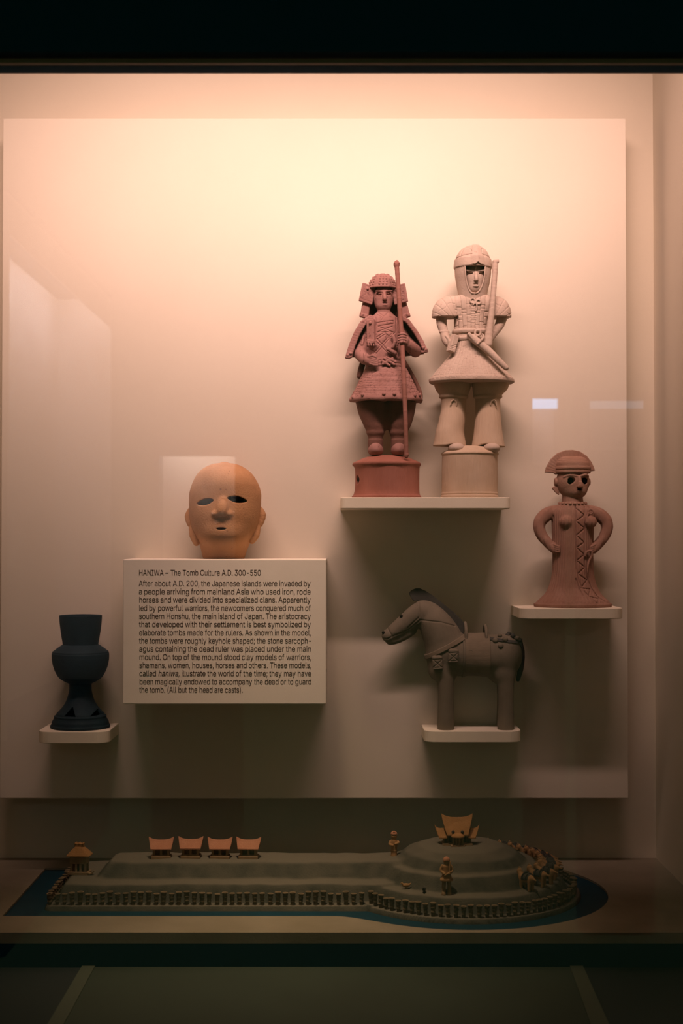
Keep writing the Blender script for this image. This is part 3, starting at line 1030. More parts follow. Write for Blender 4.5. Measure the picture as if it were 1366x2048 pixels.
for k, deg in enumerate((-50, -38, -27, -17, -8, 1, 10, 19, 28, 37, 46, 55, 64)):
    t = math.radians(deg)
    r = 0.166
    x, y = CX + r * math.cos(t), CY + r * math.sin(t)
    hh = thing('clay_horse_figurine', 'tiny saddled clay horse facing inwards in the row on the round mound terrace', 'figurine',
               (x, y, ground(x, y) - 0.0010), t + math.radians(random.uniform(-6, 6)), 'row of tiny horses on the mound')
    hh.scale = (1.2, 1.2, 1.2)
    for nm, me in MH:
        obj(nm, me, None, hh)

# ================================================================== RED WARRIOR
def build_red_warrior():
    S = Sheet(773, 993.5, -0.074)
    q, l, st, s = S.q, S.l, S.st, S.s
    T = thing('warrior_statue', 'red clay warrior statue in riveted helmet and cape holding a tall staff', 'statue',
              (S.origin.x, S.origin.y, Z_WAR))
    # pedestal
    c = Clay(q(700, 996, -74), q(846, 902, 74), 1.0)
    c.loft(st([(993.5, 773.5, 69, 66), (990, 773.5, 69.5, 66.5), (986.5, 773.5, 66.5, 64), (975, 774, 64.5, 62), (955, 774.5, 64, 61.5),
               (936, 774.5, 64.5, 62), (930, 774, 66, 63), (926.5, 773.5, 68.5, 66), (923.5, 773.5, 68, 66), (918, 773.5, 58, 56),
               (911, 773, 40, 38), (907.5, 773, 20, 20), (906.8, 773, 4, 4)]))
    c.cap(q(700, 957, -24), q(725, 957, -18), 8.5, op='s')
    c.press(lambda x, y, z: 0.5 * np.sin(np.arctan2(x, -y) * 9 + 1.0) * np.exp(-((z - 68) / 5.0) ** 2) + 0.35 * np.sin(np.arctan2(x, -y) * 5) * np.exp(-((z - 4) / 4.0) ** 2))
    c.f = np.maximum(c.f, (0.0 - c.ax[2])[None, None, :])
    ped = obj('pedestal', c.mesh('pedestal', s), M_REDBASE, T)
    ped['label'] = 'round red pedestal drum with domed top'
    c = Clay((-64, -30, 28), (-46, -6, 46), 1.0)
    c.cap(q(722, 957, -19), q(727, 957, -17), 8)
    obj('hollow', c.mesh('hollow', s), M_HOLE_SHADE, ped)  # dark plug stands in for shade inside the drum hole
    # legs with shoes
    for side, pts in (('l', [(800, 742, 31, 27), (822, 744, 27.5, 25), (845, 748.5, 22.5, 22), (860, 750.5, 17.5, 18), (872, 751, 14.8, 15), (877, 751, 15.3, 15.5), (902, 751, 15.2, 15)]),
                      ('r', [(800, 803, 30, 27), (822, 802, 27.5, 25), (845, 799, 24, 22), (858, 798, 19, 18), (872, 797, 14.8, 15), (877, 797, 15.3, 15.5), (902, 797, 15.2, 15)])):
        cx = pts[-1][1]
        c = Clay(q(cx - 46, 908, -34), q(cx + 46, 796, 34), 1.0)
        c.loft(st(pts))
        c.ball(q(cx, 862, -2), (17, 16, 9), 4)
        c.ball(q(772.5, 826, 2), (9, 20, 30), 8)
        c.press(lambda x, y, z: 0.7 * np.exp(-((z - (S.base - 874)) / 1.3) ** 2))
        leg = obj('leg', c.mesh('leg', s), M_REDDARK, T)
        c = Clay(q(cx - 18, 912, -40), q(cx + 18, 880, 20), 0.9)
        c.ball(q(cx, 898, -14), (15.5, 25, 13)); c.ball(q(cx, 893, -24), (11, 12, 9), 4)
        c.below(S.base - 909)
        obj('shoe', c.mesh('shoe', s), M_RED, leg)
    # skirt of plates
    c = Clay(q(694, 806, -62), q(850, 730, 62), 1.0)
    c.loft(st([(800, 772, 72, 53), (796, 772, 73.5, 54), (791, 772, 71.5, 52.5), (775, 772, 63, 46), (757, 772, 54, 40), (742, 772, 46.5, 35), (732, 772, 41, 31)]))
    def plates(x, y, z):
        py = S.base - z
        th = np.arctan2(x + 1, -y)
        g = 0
        for k in range(5):
            g = g + np.exp(-((py - (741 + 10.5 * k)) / 0.8) ** 2) + np.exp(-((py - (744.5 + 10.5 * k)) / 0.8) ** 2)
            w = th * 16 + (py - (748 + 10.5 * k)) * 0.22
            g = g + 0.9 * np.exp(-(np.sin(w) / 0.35) ** 2) * (np.abs(py - (749 + 10.5 * k)) < 3.0)
            g = g + 0.8 * np.exp(-(np.sin(th * 8 + k * 1.3) / 0.14) ** 2) * (np.abs(py - (749 + 10.5 * k)) < 5.2)
        return 0.75 * g * (py < 791)
    c.press(plates)
    c.press(lambda x, y, z: 0.8 * np.sin(np.arctan2(x, -y) * 6 + 0.5) * np.exp(-((S.base - z - 799) / 6.0) ** 2))
    for px, py in ((706, 793), (724.5, 790), (766, 789.5), (787, 789.5), (828, 790), (838.5, 788)):
        x = px - 772
        yy = -math.sqrt(max(0, 1 - (x / 72.5) ** 2)) * 53
        c.ball((px - 773, yy, S.base - py), 3.6, 0.6)
    c.f = np.maximum(c.f, -smin(np.full_like(c.f, 50), 1 - 0 * c.f, 0) * 0 - 60)
    obj('armour_skirt', c.mesh('armour_skirt', s), M_RED, T)
    # body: torso, neck, face, arms and hands in one
    c = Clay(q(696, 745, -58), q(856, 560, 40), 0.9)
    c.loft(st([(742, 770, 40, 30), (730, 770, 38, 29), (715, 769, 36, 28), (700, 768, 35.5, 28), (680, 768, 36, 28), (660, 768, 36, 27),
               (645, 768, 34.5, 25), (634, 768, 30, 22), (627, 768, 22, 18), (620, 768, 14, 14)]))
    c.cap(q(768, 628, 0), q(768, 608, 0), 13.5, 12, 5)
    # head
    c.ball(q(767, 592, 0), (20, 21, 27), 3)
    c.ball(q(767, 608, -8), (14, 12, 11), 6)
    c.tube([q(767.5, 581, -19.5), q(768.5, 590, -22.5), q(769, 597, -25)], [1.8, 2.4, 3.4], 2.5)
    c.ball(q(769, 598, -21.5), (4.6, 4.0, 2.2), 1.5)
    for ex, ey, r in ((758.5, 587.5, 6), (776.5, 587, -6)):
        c.box(q(ex, ey - 6.5, -18.6), (8.0, 2.6, 1.2), 1.0, rot_y(-r * 0.5), 3.0)
        c.box(q(ex, ey, -21), (4.4, 7, 1.25), 0.8, rot_y(r), op='s')
    c.box(q(769, 604.6, -22), (4.2, 5, 0.8), 0.4, op='s')
    c.ball(q(769, 608, -18.5), (5, 3, 2.2), 2)
    # collar
    c.carve([l((757, 624), (768, 632), (775, 624)), l((754, 627), (764, 634)), l((768, 632), (762, 640))], 1.0, 1.2, -5)
    # sleeves and arms
    c.tube([q(742, 648, 4), q(733, 676, 4), q(721, 704, -4)], [11, 10.5, 12.5], 4)
    c.tube([q(721, 704, -4), q(729, 716, -22), q(733, 719, -27)], [12.5, 10.5, 9], 3)
    for a, b, r in (((728, 668), (724, 686), 2.6), ((721, 692), (716, 708), 2.6)):
        c.cap(q(*a, -6), q(*b, -12), r, r, 2.5)
    c.ring(q(729, 715, -25), 9, 2.6, 'x', 1.5)
    c.tube([q(797, 648, 6), q(811, 674, 8), q(831, 698, -2)], [11, 10.5, 12], 4)
    c.tube([q(831, 698, -2), q(822, 694, -22), q(814, 689, -34)], [12, 11, 9.5], 3)
    c.ring(q(820, 693, -27), 9.5, 2.2, 'x', 1.5)
    # open hand on the belt
    c.ball(q(738, 721, -33), (9, 6, 9), 3)
    for i in range(4):
        x0, y0 = 737 + i * 0.8, 714.5 + i * 4.2
        c.tube([q(x0, y0, -36), q(x0 + 9, y0 + 3.5, -39), q(x0 + 17.5 - i * 0.8, y0 + 6.5 - i * 0.8, -38)], [2.7, 2.6, 2.0], 0.6)
    c.tube([q(736, 714, -36), q(745, 712.5, -40), q(752, 716, -39)], [2.8, 2.5, 2.0], 0.8)
    # fist around the staff
    c.ball(q(808, 682, -42), (9, 7, 10.5), 3)
    for i in range(4):
        y0 = 671.5 + i * 5.2
        c.tube([q(811, y0 + 1, -44), q(803, y0 - 0.5, -53.5), q(795, y0 + 1.0, -50), q(795.5, y0 + 1.5, -44)], [2.9, 2.8, 2.7, 2.3], 0.4)
    c.tube([q(808, 672, -40), q(800, 669, -42), q(794, 672, -41)], [3.2, 2.9, 2.3], 0.8)
    # scribed armour on the chest
    c.carve([l((751, 633), (751, 690)), l((792, 633), (793, 715)), l((796, 634), (797, 712)), l((752, 645), (786, 640), (787, 646), (756, 652)),
             l((754, 664), (786, 664)), l((754, 664), (784, 652)), l((786, 664), (757, 653)),
             l((753, 674), (769, 664), (794, 690)), l((754, 678), (770, 668), (793, 694)),
             l((789, 664), (751, 708)), l((785, 664), (747, 706)), l((752, 676), (786, 712)), l((748, 678), (782, 714)),
             l((735, 690), (752, 706)), l((733, 660), (750, 657)), l((733, 672), (750, 670))], 0.95, 1.5, -6)
    # flap with a stud on the breast
    c.box(q(742, 662, -23), (8.5, 5, 24), 2, rot_zy(-28, 1), 1.0)
    c.ball(q(740, 646, -28.5), 3.2); c.box(q(742, 683, -26), (8.5, 6, 3.6), 1.5, rot_zy(-28, -8))
    for px in (736, 741, 746, 751):
        c.cap(q(px, 685, -31), q(px + 1, 691, -31), 1.8)
    # dagger hilt at the belly
    c.tube([q(775, 699, -36), q(789, 706, -30)], [4.0, 4.6], 0.5)
    c.tube([q(785, 672, -30), q(789, 684, -29), q(785, 694, -28)], [3.2, 4.0, 2.8], 1)
    obj('body', c.mesh('body', s), M_RED, T)
    # dark eyes and mouth recess come from the carving; belt and knot
    c = Clay(q(728, 736, -46), q(812, 706, 40), 0.9)
    c.loft([(S.base - 731, -2.5, 0, 40, 31), (S.base - 715, -2.5, 0, 38.5, 30.5)])
    c.press(lambda x, y, z: 0.9 * np.exp(-((S.base - z - 719.5) / 0.9) ** 2) + 0.9 * np.exp(-((S.base - z - 725.5) / 0.9) ** 2))
    for a, b in (((765, 728), (784, 717)), ((768, 717), (787, 729)), ((772, 715), (790, 724)), ((763, 722), (778, 731))):
        c.cap(q(*a, -34), q(*b, -34), 2.6)
    obj('belt', c.mesh('belt', s), M_RED, T)
    # helmet
    c = Clay(q(732, 578, -38), q(798, 540, 38), 0.8)
    c.ball(q(765.5, 571, 3), (28.5, 26.5, 29)); c.below(S.base - 572.5)
    c.ring(q(765.5, 571, 3), 28, 2.2, 'z', 1.0, ey=0.92)
    rows = [(566.5, 0.00), (561, 0.04), (555.5, 0.02), (550, 0.05), (545, 0.0)]
    for py, ph in rows:
        R = 28.5 * math.sqrt(max(0.02, 1 - ((572 - py) / 30) ** 2))
        n = max(6, int(R * 1.05))
        for a in (list(np.radians([-14, 0, 14])) if R > 12 else [-0.5, 0.5]) + list(np.radians([-58, -44, 58, 44, 84, -84])):
            c.ball((765.5 - 773 + R * math.sin(a + ph), 3 - R * 0.93 * math.cos(a + ph), S.base - py), 2.1)
    c.ball(q(765.5, 573, 3), (25, 23, 25), op='s')
    obj('helmet', c.mesh('helmet', s), M_RED, T)
    # neck guard hanging behind the head
    c = Clay(q(728, 634, -10), q(804, 570, 44), 1.0)
    c.loft(st([(632, 767, 35, 33, 4), (600, 767, 31, 31, 4), (570, 767, 28, 29, 2)]))
    c.loft(st([(640, 767, 31, 29, 4), (600, 767, 27.5, 28, 4), (560, 767, 25, 26, 2)]), op='s')
    c.f = np.maximum(c.f, (-4 - c.ax[1])[None, :, None])
    ng = obj('neck_guard', c.mesh('neck_guard', s), M_REDDARK, T)  # dark clay colour carries the shade behind the head
    # cheek plates
    for sgn, cxp, cyp, rot in ((-1, 734.5, 584.5, -13), (1, 799.5, 585, 10)):
        c = Clay(q(cxp - 24, cyp + 28, -30), q(cxp + 24, cyp - 28, 16), 0.8)
        R = rot_zy(-sgn * 22, rot)
        c.box(q(cxp, cyp, -9), (14.5, 2.6, 19), 1.4, R)
        base = np.array(q(cxp, cyp, -9))
        def onp(u, w, d=-2.8):
            return base + R[0] * u + R[2] * w + R[1] * d
        c.ball(onp(-sgn * 0 - 3, 9.5), 3.0)
        for a, b in (((-11, -9), (9, 9)), ((9, -9), (-9, 8)), ((-11, -14), (11, -14)), ((-11, 14.5), (11, 14.5)), ((-10, 2), (10, -2))):
            c.cap(onp(*a), onp(*b), 0.75, 0.75, op='s')
        obj('cheek_guard', c.mesh('cheek_guard', s), M_RED, T)
        c = Clay(q(cxp - 26, 640, -26), q(cxp + 28, 598, 22), 0.8)
        x1 = 730 if sgn < 0 else 809.5
        R2 = rot_zy(-sgn * 25, -12 if sgn < 0 else 16)
        c.box(q(x1, 617, -4), (8, 3.2, 16), 1.5, R2)
        c.box(q(x1 + sgn * 3, 628, -6), (8, 4, 4), 2, R2, 0.6)
        c.ball(q(x1 + sgn * 5, 626, -10), 2.8)
        obj('neck_plate', c.mesh('neck_plate', s), M_RED, T)
    # cape-like shoulder guards
    for sgn, pts in ((-1, [(741, 634), (726, 644), (714, 664), (705, 686), (698, 708)]), (1, [(800, 631), (815, 640), (831, 662), (843, 682), (849, 697)])):
        xs = [p[0] for p in pts]; ys = [p[1] for p in pts]
        c = Clay(q(min(xs) - 14, max(ys) + 12, -26), q(max(xs) + 14, min(ys) - 10, 36), 0.9)
        line = l(*pts)
        X = c.ax[0][:, None]; Z = c.ax[2][None, :]
        d2 = np.full((c.n[0], c.n[2]), 1e3)
        for a, b in zip(line[:-1], line[1:]):
            d2 = np.minimum(d2, seg_dist(X, Z, a, b))
        yv = c.ax[1][None, :, None]
        sheet = np.maximum(d2[:, None, :] - 2.6, np.maximum(-12 - yv, yv - 30))
        rim_w = 6.6 if sgn < 0 else 4.6
        rim = np.sqrt(np.maximum(d2[:, None, :] - rim_w + 2.5, 0) ** 2 + np.maximum(np.abs(yv + 13) - 1.2, 0) ** 2) - 2.5
        c.f = np.minimum(np.minimum(c.f, sheet), rim).astype(np.float32)
        end = pts[-1]
        c.ball(q(end[0] + sgn * 2, end[1], -14), 4, 0.6); c.ball(q(end[0] - sgn * 3, end[1] - 3, -17), 3.2); c.cap(q(end[0] - 5, end[1] + 4, -13), q(end[0] + 4, end[1] + 3, -13), 3.2, 3, 1)
        X3 = c.ax[0][:, None, None]; Z3 = c.ax[2][None, None, :]
        c.f = c.f + (0.5 * np.exp(-(np.sin((Z3 * 1.0 + X3 * 0.25 * -sgn) * 0.55) / 0.25) ** 2)).astype(np.float32)
        g = obj('shoulder_guard', c.mesh('shoulder_guard', s), M_RED, T)
    c = Clay(q(690, 712, 12), q(856, 622, 36), 1.0)
    c.prism(l((740, 632), (768, 626), (801, 629), (818, 642), (834, 664), (846, 688), (849, 700), (800, 706), (740, 708), (700, 706), (707, 684), (716, 662), (727, 643)), 20, 27, r=1.0)
    obj('cape', c.mesh('cape', s), M_REDDARK, T)  # dark clay colour carries the shade inside the cape
    # staff (long bow) and the curved scabbard behind
    c = Clay(q(782, 916, -70), q(818, 522, -34), 0.9)
    c.tube([q(792, 531, -44), q(794, 560, -45), q(798, 620, -46), q(802.5, 690, -47), q(806, 770, -55), q(809, 850, -56), q(810.5, 912, -53)],
           [4.6, 4.4, 4.5, 4.6, 4.7, 4.2, 4.3], 1.0)
    c.ball(q(792, 532, -44), (6.3, 6, 7.5), 1.2); c.ball(q(792.5, 526.5, -44), 3.2, 1)
    for a in (-4, 4):
        c.ball(q(792 + a, 530, -47.5), 2.2)
    c.ball(q(811, 909, -53), (5, 5, 3.5), 1)
    obj('staff', c.mesh('staff', s), M_STAFF, T)
    c = Clay(q(800, 806, 4), q(850, 706, 40), 0.9)
    c.tube([q(806, 712, 18), q(822, 738, 22), q(836, 765, 24), q(843, 785, 22), q(842, 798, 18)], [4.5, 4.5, 4.5, 4.2, 3.6])
    obj('scabbard', c.mesh('scabbard', s), M_REDDARK, T)
    c = Clay(q(710, 754, 0), q(734, 712, 34), 0.9)
    c.tube([q(727, 716, 16), q(722, 734, 15), q(719, 747, 13)], [6, 6, 5.5])
    obj('quiver', c.mesh('quiver', s), M_REDDARK, T)
build_red_warrior()

# ================================================================== PALE WARRIOR
def build_pale_warrior():
    S = Sheet(940, 994.0, -0.074)
    q, l, st, s = S.q, S.l, S.st, S.s
    T = thing('warrior_statue', 'pale buff clay warrior statue in pointed hood helmet with a sword at his shoulder', 'statue',
              (S.origin.x, S.origin.y, Z_WAR))
    c = Clay(q(878, 998, -66), q(1002, 886, 66), 1.0)
    c.loft(st([(994, 939, 57, 56), (989, 939, 57.5, 56.5), (987, 939, 55.8, 55), (984.5, 939, 56.8, 56), (982, 939, 55.6, 55), (950, 939.5, 56, 55.5), (912, 939.5, 55.3, 55),
               (908.5, 940, 55.2, 55), (906, 940, 57.3, 57), (903.5, 940, 56.8, 56), (898, 940, 46, 46), (891, 940, 32, 32), (889, 940, 20, 20)]))
    c.f = np.maximum(c.f, (0.0 - c.ax[2])[None, None, :])
    obj('pedestal', c.mesh('pedestal', s), M_PALECOMB, T)
    # legs: bloused trousers tied at the knee, bell-shaped below
    for sg, up, kn, lo in ((-1, 905.5, 907.5, 899.5), (1, 981.5, 976, 976.5)):
        c = Clay(q(kn - 48, 898, -44), q(kn + 50, 758, 44), 1.0)
        c.loft(st([(762, up, 38, 34), (772, up + sg * -0.5, 36, 32), (780, (up + kn) / 2, 32.5, 29), (787, kn, 28.5, 26), (789, kn, 28, 26)]))
        c.ring(q(kn, 790.5, 0), 26, 3.2, 'z', 1.5, ey=0.93)
        c.loft(st([(793, kn, 25, 24), (810, kn - sg * -0.0, 25, 24), (840, (kn + lo) / 2, 26.5, 26), (865, lo, 29, 28), (880, lo, 31.5, 30), (889 + (2 if sg > 0 else 0), lo + sg * 0.5, 33.5, 31)]), 2)
        c.ball(q(lo + (6 if sg < 0 else -4), 903, -16), (25, 40, 17), 3, 's')
        a = kn - 2 if sg < 0 else kn + 9
        c.tube([q(a - 6, 809, -24.5), q(a - 4, 801.5, -25.5), q(a + 1, 799.5, -25.5), q(a + 5, 803, -25), q(a + 6, 810, -24)], 1.5, 0.5)
        leg = obj('leg', c.mesh('leg', s), M_PALECOMB, T)
        fx = 911.5 if sg < 0 else 981
        c = Clay(q(fx - 20, 906, -46), q(fx + 20, 874, 20), 0.9)
        c.ball(q(fx, 895, -20), (17, 24, 11)); c.cap(q(fx, 899, -4), q(fx, 878, -2), 13, 12, 3)
        obj('shoe', c.mesh('shoe', s), M_PALE, leg)
    # skirt of lamellae
    c = Clay(q(854, 768, -70), q(1032, 672, 70), 1.0)
    c.loft(st([(764, 943, 82, 61), (761, 943, 85.5, 63.5), (756, 943, 85.5, 63.5), (753, 943, 83, 62), (744, 943, 75, 56), (733, 943, 65.5, 50), (721, 943, 55.5, 43),
               (708, 943, 45, 36), (692, 943, 38, 30), (674, 943, 34.5, 26)]))
    def lam(x, y, z):
        py = S.base - z
        th = np.arctan2(x - 3, -y)
        g = 1.35 * np.exp(-(np.sin(th * 20) / 0.2) ** 2) * (py < 750)
        col = np.floor(th * 20 / np.pi)
        for k, rr in enumerate((697, 716, 733)):
            off = 4.5 * np.sin(col * 2.1 + k)
            g = g + 0.6 * np.exp(-((py - (rr + off)) / 0.9) ** 2)
        g = g + 1.0 * np.exp(-((py - 750.5) / 0.9) ** 2)
        dots = np.exp(-(np.sin(th * 20 + np.pi / 2) / 0.28) ** 2)
        g = g + 1.2 * dots * (np.exp(-((py - 741) / 1.3) ** 2) + np.exp(-((py - 746) / 1.3) ** 2) + np.exp(-((py - 756) / 1.2) ** 2))
        g = g + 0.6 * np.sin(th * 7) * np.exp(-((py - 762) / 5.0) ** 2)
        return 0.95 * g
    c.press(lam)
    obj('armour_skirt', c.mesh('armour_skirt', s), M_PALE, T)
    # torso, shoulder caps, arms
    c = Clay(q(860, 710, -44), q(1028, 582, 36), 0.9)
    c.loft(st([(684, 942, 34.5, 26), (668, 942, 34, 25.5), (650, 942, 33.5, 25.5), (630, 943, 35, 26), (612, 945, 40, 27), (600, 946, 42, 26), (592, 947, 38, 24), (586, 947, 28, 22), (582, 947, 20, 18)]))
    for sg, cx in ((-1, 894), (1, 996)):
        c.ball(q(cx, 627, 0), (30 if sg < 0 else 27.5, 26, 37), 6)
        c.ball(q(cx - sg * 12, 606, 0), (20, 21, 18), 8)
        c.box(q(cx + sg * 6, 652, 0), (29, 40, 20.5), 1.5, op='s')
    # put the trunk back where the caps were trimmed
    c.loft(st([(684, 942, 34.5, 26), (668, 942, 34, 25.5), (650, 942, 33.5, 25.5), (630, 943, 34.5, 26), (612, 945, 38, 26.5)]), 1)
    def lam2(x, y, z):
        py = S.base - z
        px = x + 940
        u = (px - 945) / (1 + 0.004 * np.clip(640 - py, -60, 60))
        ug = np.where(np.abs(px - 945) < 38, u, u)
        body = np.abs(px - 945) < 36
        col = np.floor(ug / 8.6 + 0.5)
        g = 1.35 * np.exp(-(np.sin(np.pi * (ug / 8.6 + 0.5)) / 0.2) ** 2) * body
        # fanned strips on the shoulder caps
        for sg, cx in ((-1, 915), (1, 978)):
            an = np.arctan2(px - cx, 650 - py)
            g = g + np.exp(-(np.sin(an * 12) / 0.17) ** 2) * (~body) * (np.sign(px - 945) == sg) * (py < 632)
            r = np.sqrt((px - cx) ** 2 + (650 - py) ** 2)
            g = g + 0.9 * np.exp(-((r - 45 - 2 * np.sin(an * 12)) / 1.0) ** 2) * (~body) * (np.sign(px - 945) == sg) * (py < 632)
        for k, rr in enumerate((612, 620, 629, 641, 650)):
            off = 3.5 * np.sin(col * 1.9 + k * 1.1)
            g = g + 0.9 * np.exp(-((py - (rr + off)) / 0.9) ** 2) * body * (np.sin(col * 3.7 + k * 2.2) > -0.45)
        g = g + 0.8 * body * (np.abs(ug) < 7) * np.exp(-(np.sin(py * 0.9) / 0.4) ** 2) * (py > 606)
        return 1.0 * g * (py < 660) * (y < 18)
    c.press(lam2)
    # arms
    c.tube([q(883, 628, 0), q(884, 645, -2), q(888, 662, -6)], [11, 10, 8.2], 1)
    c.ring(q(888.5, 661, -6), 8, 2.4, 'z', 0.6)
    c.tube([q(889, 665, -8), q(892, 678, -13), q(896, 686, -17)], [8.5, 8.5, 7.0], 2)
    for i in range(4):
        c.tube([q(891 + i * 2.2, 671 + i * 3.2, -20), q(896 + i * 2.2, 679 + i * 3.2, -24), q(893 + i * 2.5, 687 + i * 3.0, -22)], [2.6, 2.6, 2.0], 0.5)
    c.tube([q(1006, 628, 0), q(1000, 645, -3), q(990, 661, -8)], [10.5, 9.5, 7.6], 1)
    c.ring(q(989, 661, -8), 6.5, 1.8, 'z', 0.6)
    c.tube([q(988, 664, -9), q(982, 674, -12)], [7, 6], 2)
    for i in range(3):
        c.tube([q(989 - i * 2, 663 + i * 3, -14), q(984 - i * 2, 672 + i * 2.5, -16)], [2.4, 2.0], 0.5)
    # neck bow
    c.ring(q(943.5, 602, -27), 4.6, 1.7, 'y', 0.3); c.ring(q(955, 604, -27), 4.4, 1.7, 'y', 0.3)
    c.tube([q(949, 605, -28), q(952, 612, -28), q(950, 622, -27.5)], 1.4); c.tube([q(949, 605, -28), q(945, 610, -28)], 1.4)
    obj('body', c.mesh('body', s), M_PALE, T)
    # belt cords
    c = Clay(q(902, 686, -40), q(982, 652, 34), 0.9)
    c.loft(st([(665, 942, 36.5, 28.5), (660, 942, 38, 30), (656, 942, 36.5, 28.5)]))
    c.loft(st([(679.5, 942, 36.5, 28.5), (675, 942, 38, 30), (671, 942, 36.5, 28.5)]))
    obj('belt', c.mesh('belt', s), M_PALE, T)
    # helmet hood with cheek flaps
    c = Clay(q(904, 600, -48), q(990, 482, 46), 0.85)
    c.loft(st([(598, 946, 27, 25), (588, 946, 28.5, 27), (575, 946, 31, 30), (560, 946.5, 34, 33.5), (545, 946.5, 36.2, 36.5), (530, 946.5, 36.6, 38), (516, 946.5, 35.4, 37),
               (506, 946.5, 32, 33), (498, 947, 27, 28), (492, 947.5, 20.5, 21), (488, 948, 13, 14), (485.5, 949, 5, 6)]))
    c.loft(st([(600, 947, 22, 20), (575, 947, 25, 24), (545, 947, 30, 30), (530, 947, 30, 31), (512, 947, 26, 27), (506, 947, 15, 15)]), op='s')
    op = []
    for i in range(13):
        t = i / 12
        op.append((928 + 19 * (1 - math.cos(t * math.pi / 2)) * 0.9, 531 + 56 * math.sin(t * math.pi / 2)))
    op2 = []
    for i in range(13):
        t = 1 - i / 12
        op2.append((968.5 - 22 * (1 - math.cos(t * math.pi / 2)) * 0.9, 531 + 56 * math.sin(t * math.pi / 2)))
    c.prism(l(*(op + op2)), -60, -4, op='s')
    for o_ in (op, op2):
        pts = []
        for (px, py) in o_:
            zz = S.base - py
            rx = np.interp(py, [516, 530, 545, 560, 575, 588, 598], [35.4, 36.6, 36.2, 34, 31, 28.5, 27])
            ry = np.interp(py, [516, 530, 545, 560, 575, 588, 598], [37, 38, 36.5, 33.5, 30, 27, 25])
            u = min(0.98, abs(px - 946.5) / rx)
            pts.append((px - 940, -ry * math.sqrt(1 - u * u), zz))
        c.tube(pts, 1.5, 0.4)
    # brow band and pointed visor ridge
    c.loft(st([(533, 946.5, 38, 39.5), (531, 946.5, 38.5, 40), (516, 946.5, 37, 38.8), (513.5, 946.5, 35.8, 37)]))
    c.loft(st([(540, 946.5, 31, 32.5), (517, 946.5, 31, 32.5)]), op='s')
    X3 = c.ax[0][:, None, None] + 940; Y3 = -c.ax[1][None, :, None]; PY = S.base - c.ax[2][None, None, :]
    Rz = np.interp(PY.ravel(), [484, 486, 488, 492, 498, 506, 514, 530], [3, 7, 14.5, 21.5, 28.5, 33.5, 38.3, 40])[None, None, :]
    K = Rz * np.sqrt(np.clip(1 - ((X3 - 947) / np.maximum(Rz, 16)) ** 2, 0.02, 1)) + 5.0 * (1 - np.abs(X3 - 952) / 14.0)
    low = 531.0 - 4.5 * np.clip(1 - np.abs(X3 - 953) / 6.0, 0, 1)
    wedge = np.maximum(np.maximum(np.maximum(Y3 - K, K - 9 - Y3), np.abs(X3 - 952) - (7 + 7 * np.clip((PY - 486) / 30, 0, 1))), np.maximum(PY - low, 485.5 - PY)) * 0.8
    c.f = smin(c.f, wedge.astype(np.float32), 0.8)
    c.carve([l((911, 514.5), (925, 511.5), (942, 510)), l((962, 510), (972, 511), (980, 513.5)),
             l((920, 510), (925, 499), (932, 494), (938, 496), (941, 503)), l((961, 507), (962, 498), (965, 495), (969, 499))], 0.9, 1.3, -3)
    obj('helmet', c.mesh('helmet', s), M_PALE, T)
    # face inside the hood
    c = Clay(q(922, 598, -40), q(974, 512, 20), 0.8)
    c.ball(q(949, 550, -6), (21, 22.5, 33)); c.ball(q(949, 573, -12), (13, 13, 13), 6)
    c.tube([q(950, 542, -26), q(950.5, 553, -29), q(950.5, 560, -31)], [1.8, 2.4, 3.2], 2.5)
    c.ball(q(950.5, 561, -28.5), (4.8, 3.6, 2.0), 1.5)
    for ex, r in ((938.5, 3), (961.5, -3)):
        c.box(q(ex, 541.5, -25.5), (8, 3, 1.6), 1.4, rot_y(-r), 2.5)
        c.box(q(ex, 547, -26), (5.5, 9, 1.5), 0.7, rot_y(r), op='s')
    c.box(q(950, 568, -28), (4.6, 5, 0.85), 0.5, rot_y(3), op='s')
    c.ball(q(950, 572, -25), (5.5, 3.5, 2.2), 2)
    c.cap(q(947, 575, 0), q(946, 597, 0), 14, 16, 4)
    obj('face', c.mesh('face', s), M_PALE, T)
    # sword held up against the shoulder
    c = Clay(q(956, 708, -54), q(1002, 516, -8), 0.9)
    c.tube([q(988.5, 526, -24), q(987.5, 545, -26), q(984, 590, -30), q(981, 620, -33), q(976, 660, -36), q(972, 690, -40)], [6.2, 5.8, 5.4, 5.8, 7.0, 9.2], 1)
    c.box(q(990, 523, -24), (6.2, 6, 3.4), 2, rot_y(8), 1)
    obj('sword', c.mesh('sword', s), M_PALE, T)
    # sword in its scabbard across the hips
    c = Clay(q(928, 750, -66), q(1018, 656, -18), 0.9)
    c.tube([q(941, 677, -38), q(957, 690, -42), q(975, 706, -47), q(992, 724, -50), q(1007, 738, -50)], [7.6, 7.8, 7.2, 6.6, 5.4], 0.8)
    c.box(q(940, 676, -38), (3.4, 9, 10.5), 2.0, rot_y(42), 1)
    c.ring(q(952.5, 667.5, -38), 5.4, 2.4, 'y'); c.tube([q(946, 661, -36), q(952, 658, -37), q(958, 664, -38)], 1.6)
    c.tube([q(951, 691, -50), q(957, 685, -50), q(963, 676, -47), q(961, 671, -46)], [2.6, 2.6, 2.3, 1.8])
    obj('scabbard', c.mesh('scabbard', s), M_PALE, T)
    c = Clay(q(888, 712, -40), q(918, 658, -8), 0.9)
    c.box(q(904, 687, -25), (6.5, 7, 18), 1.0, rot_zy(30, -18))
    c.carve([l((899, 695), (911, 690)), l((898, 699), (910, 694))], 0.9, 1.0, 0)
    obj('grip_guard', c.mesh('grip_guard', s), M_PALE, T)
build_pale_warrior()

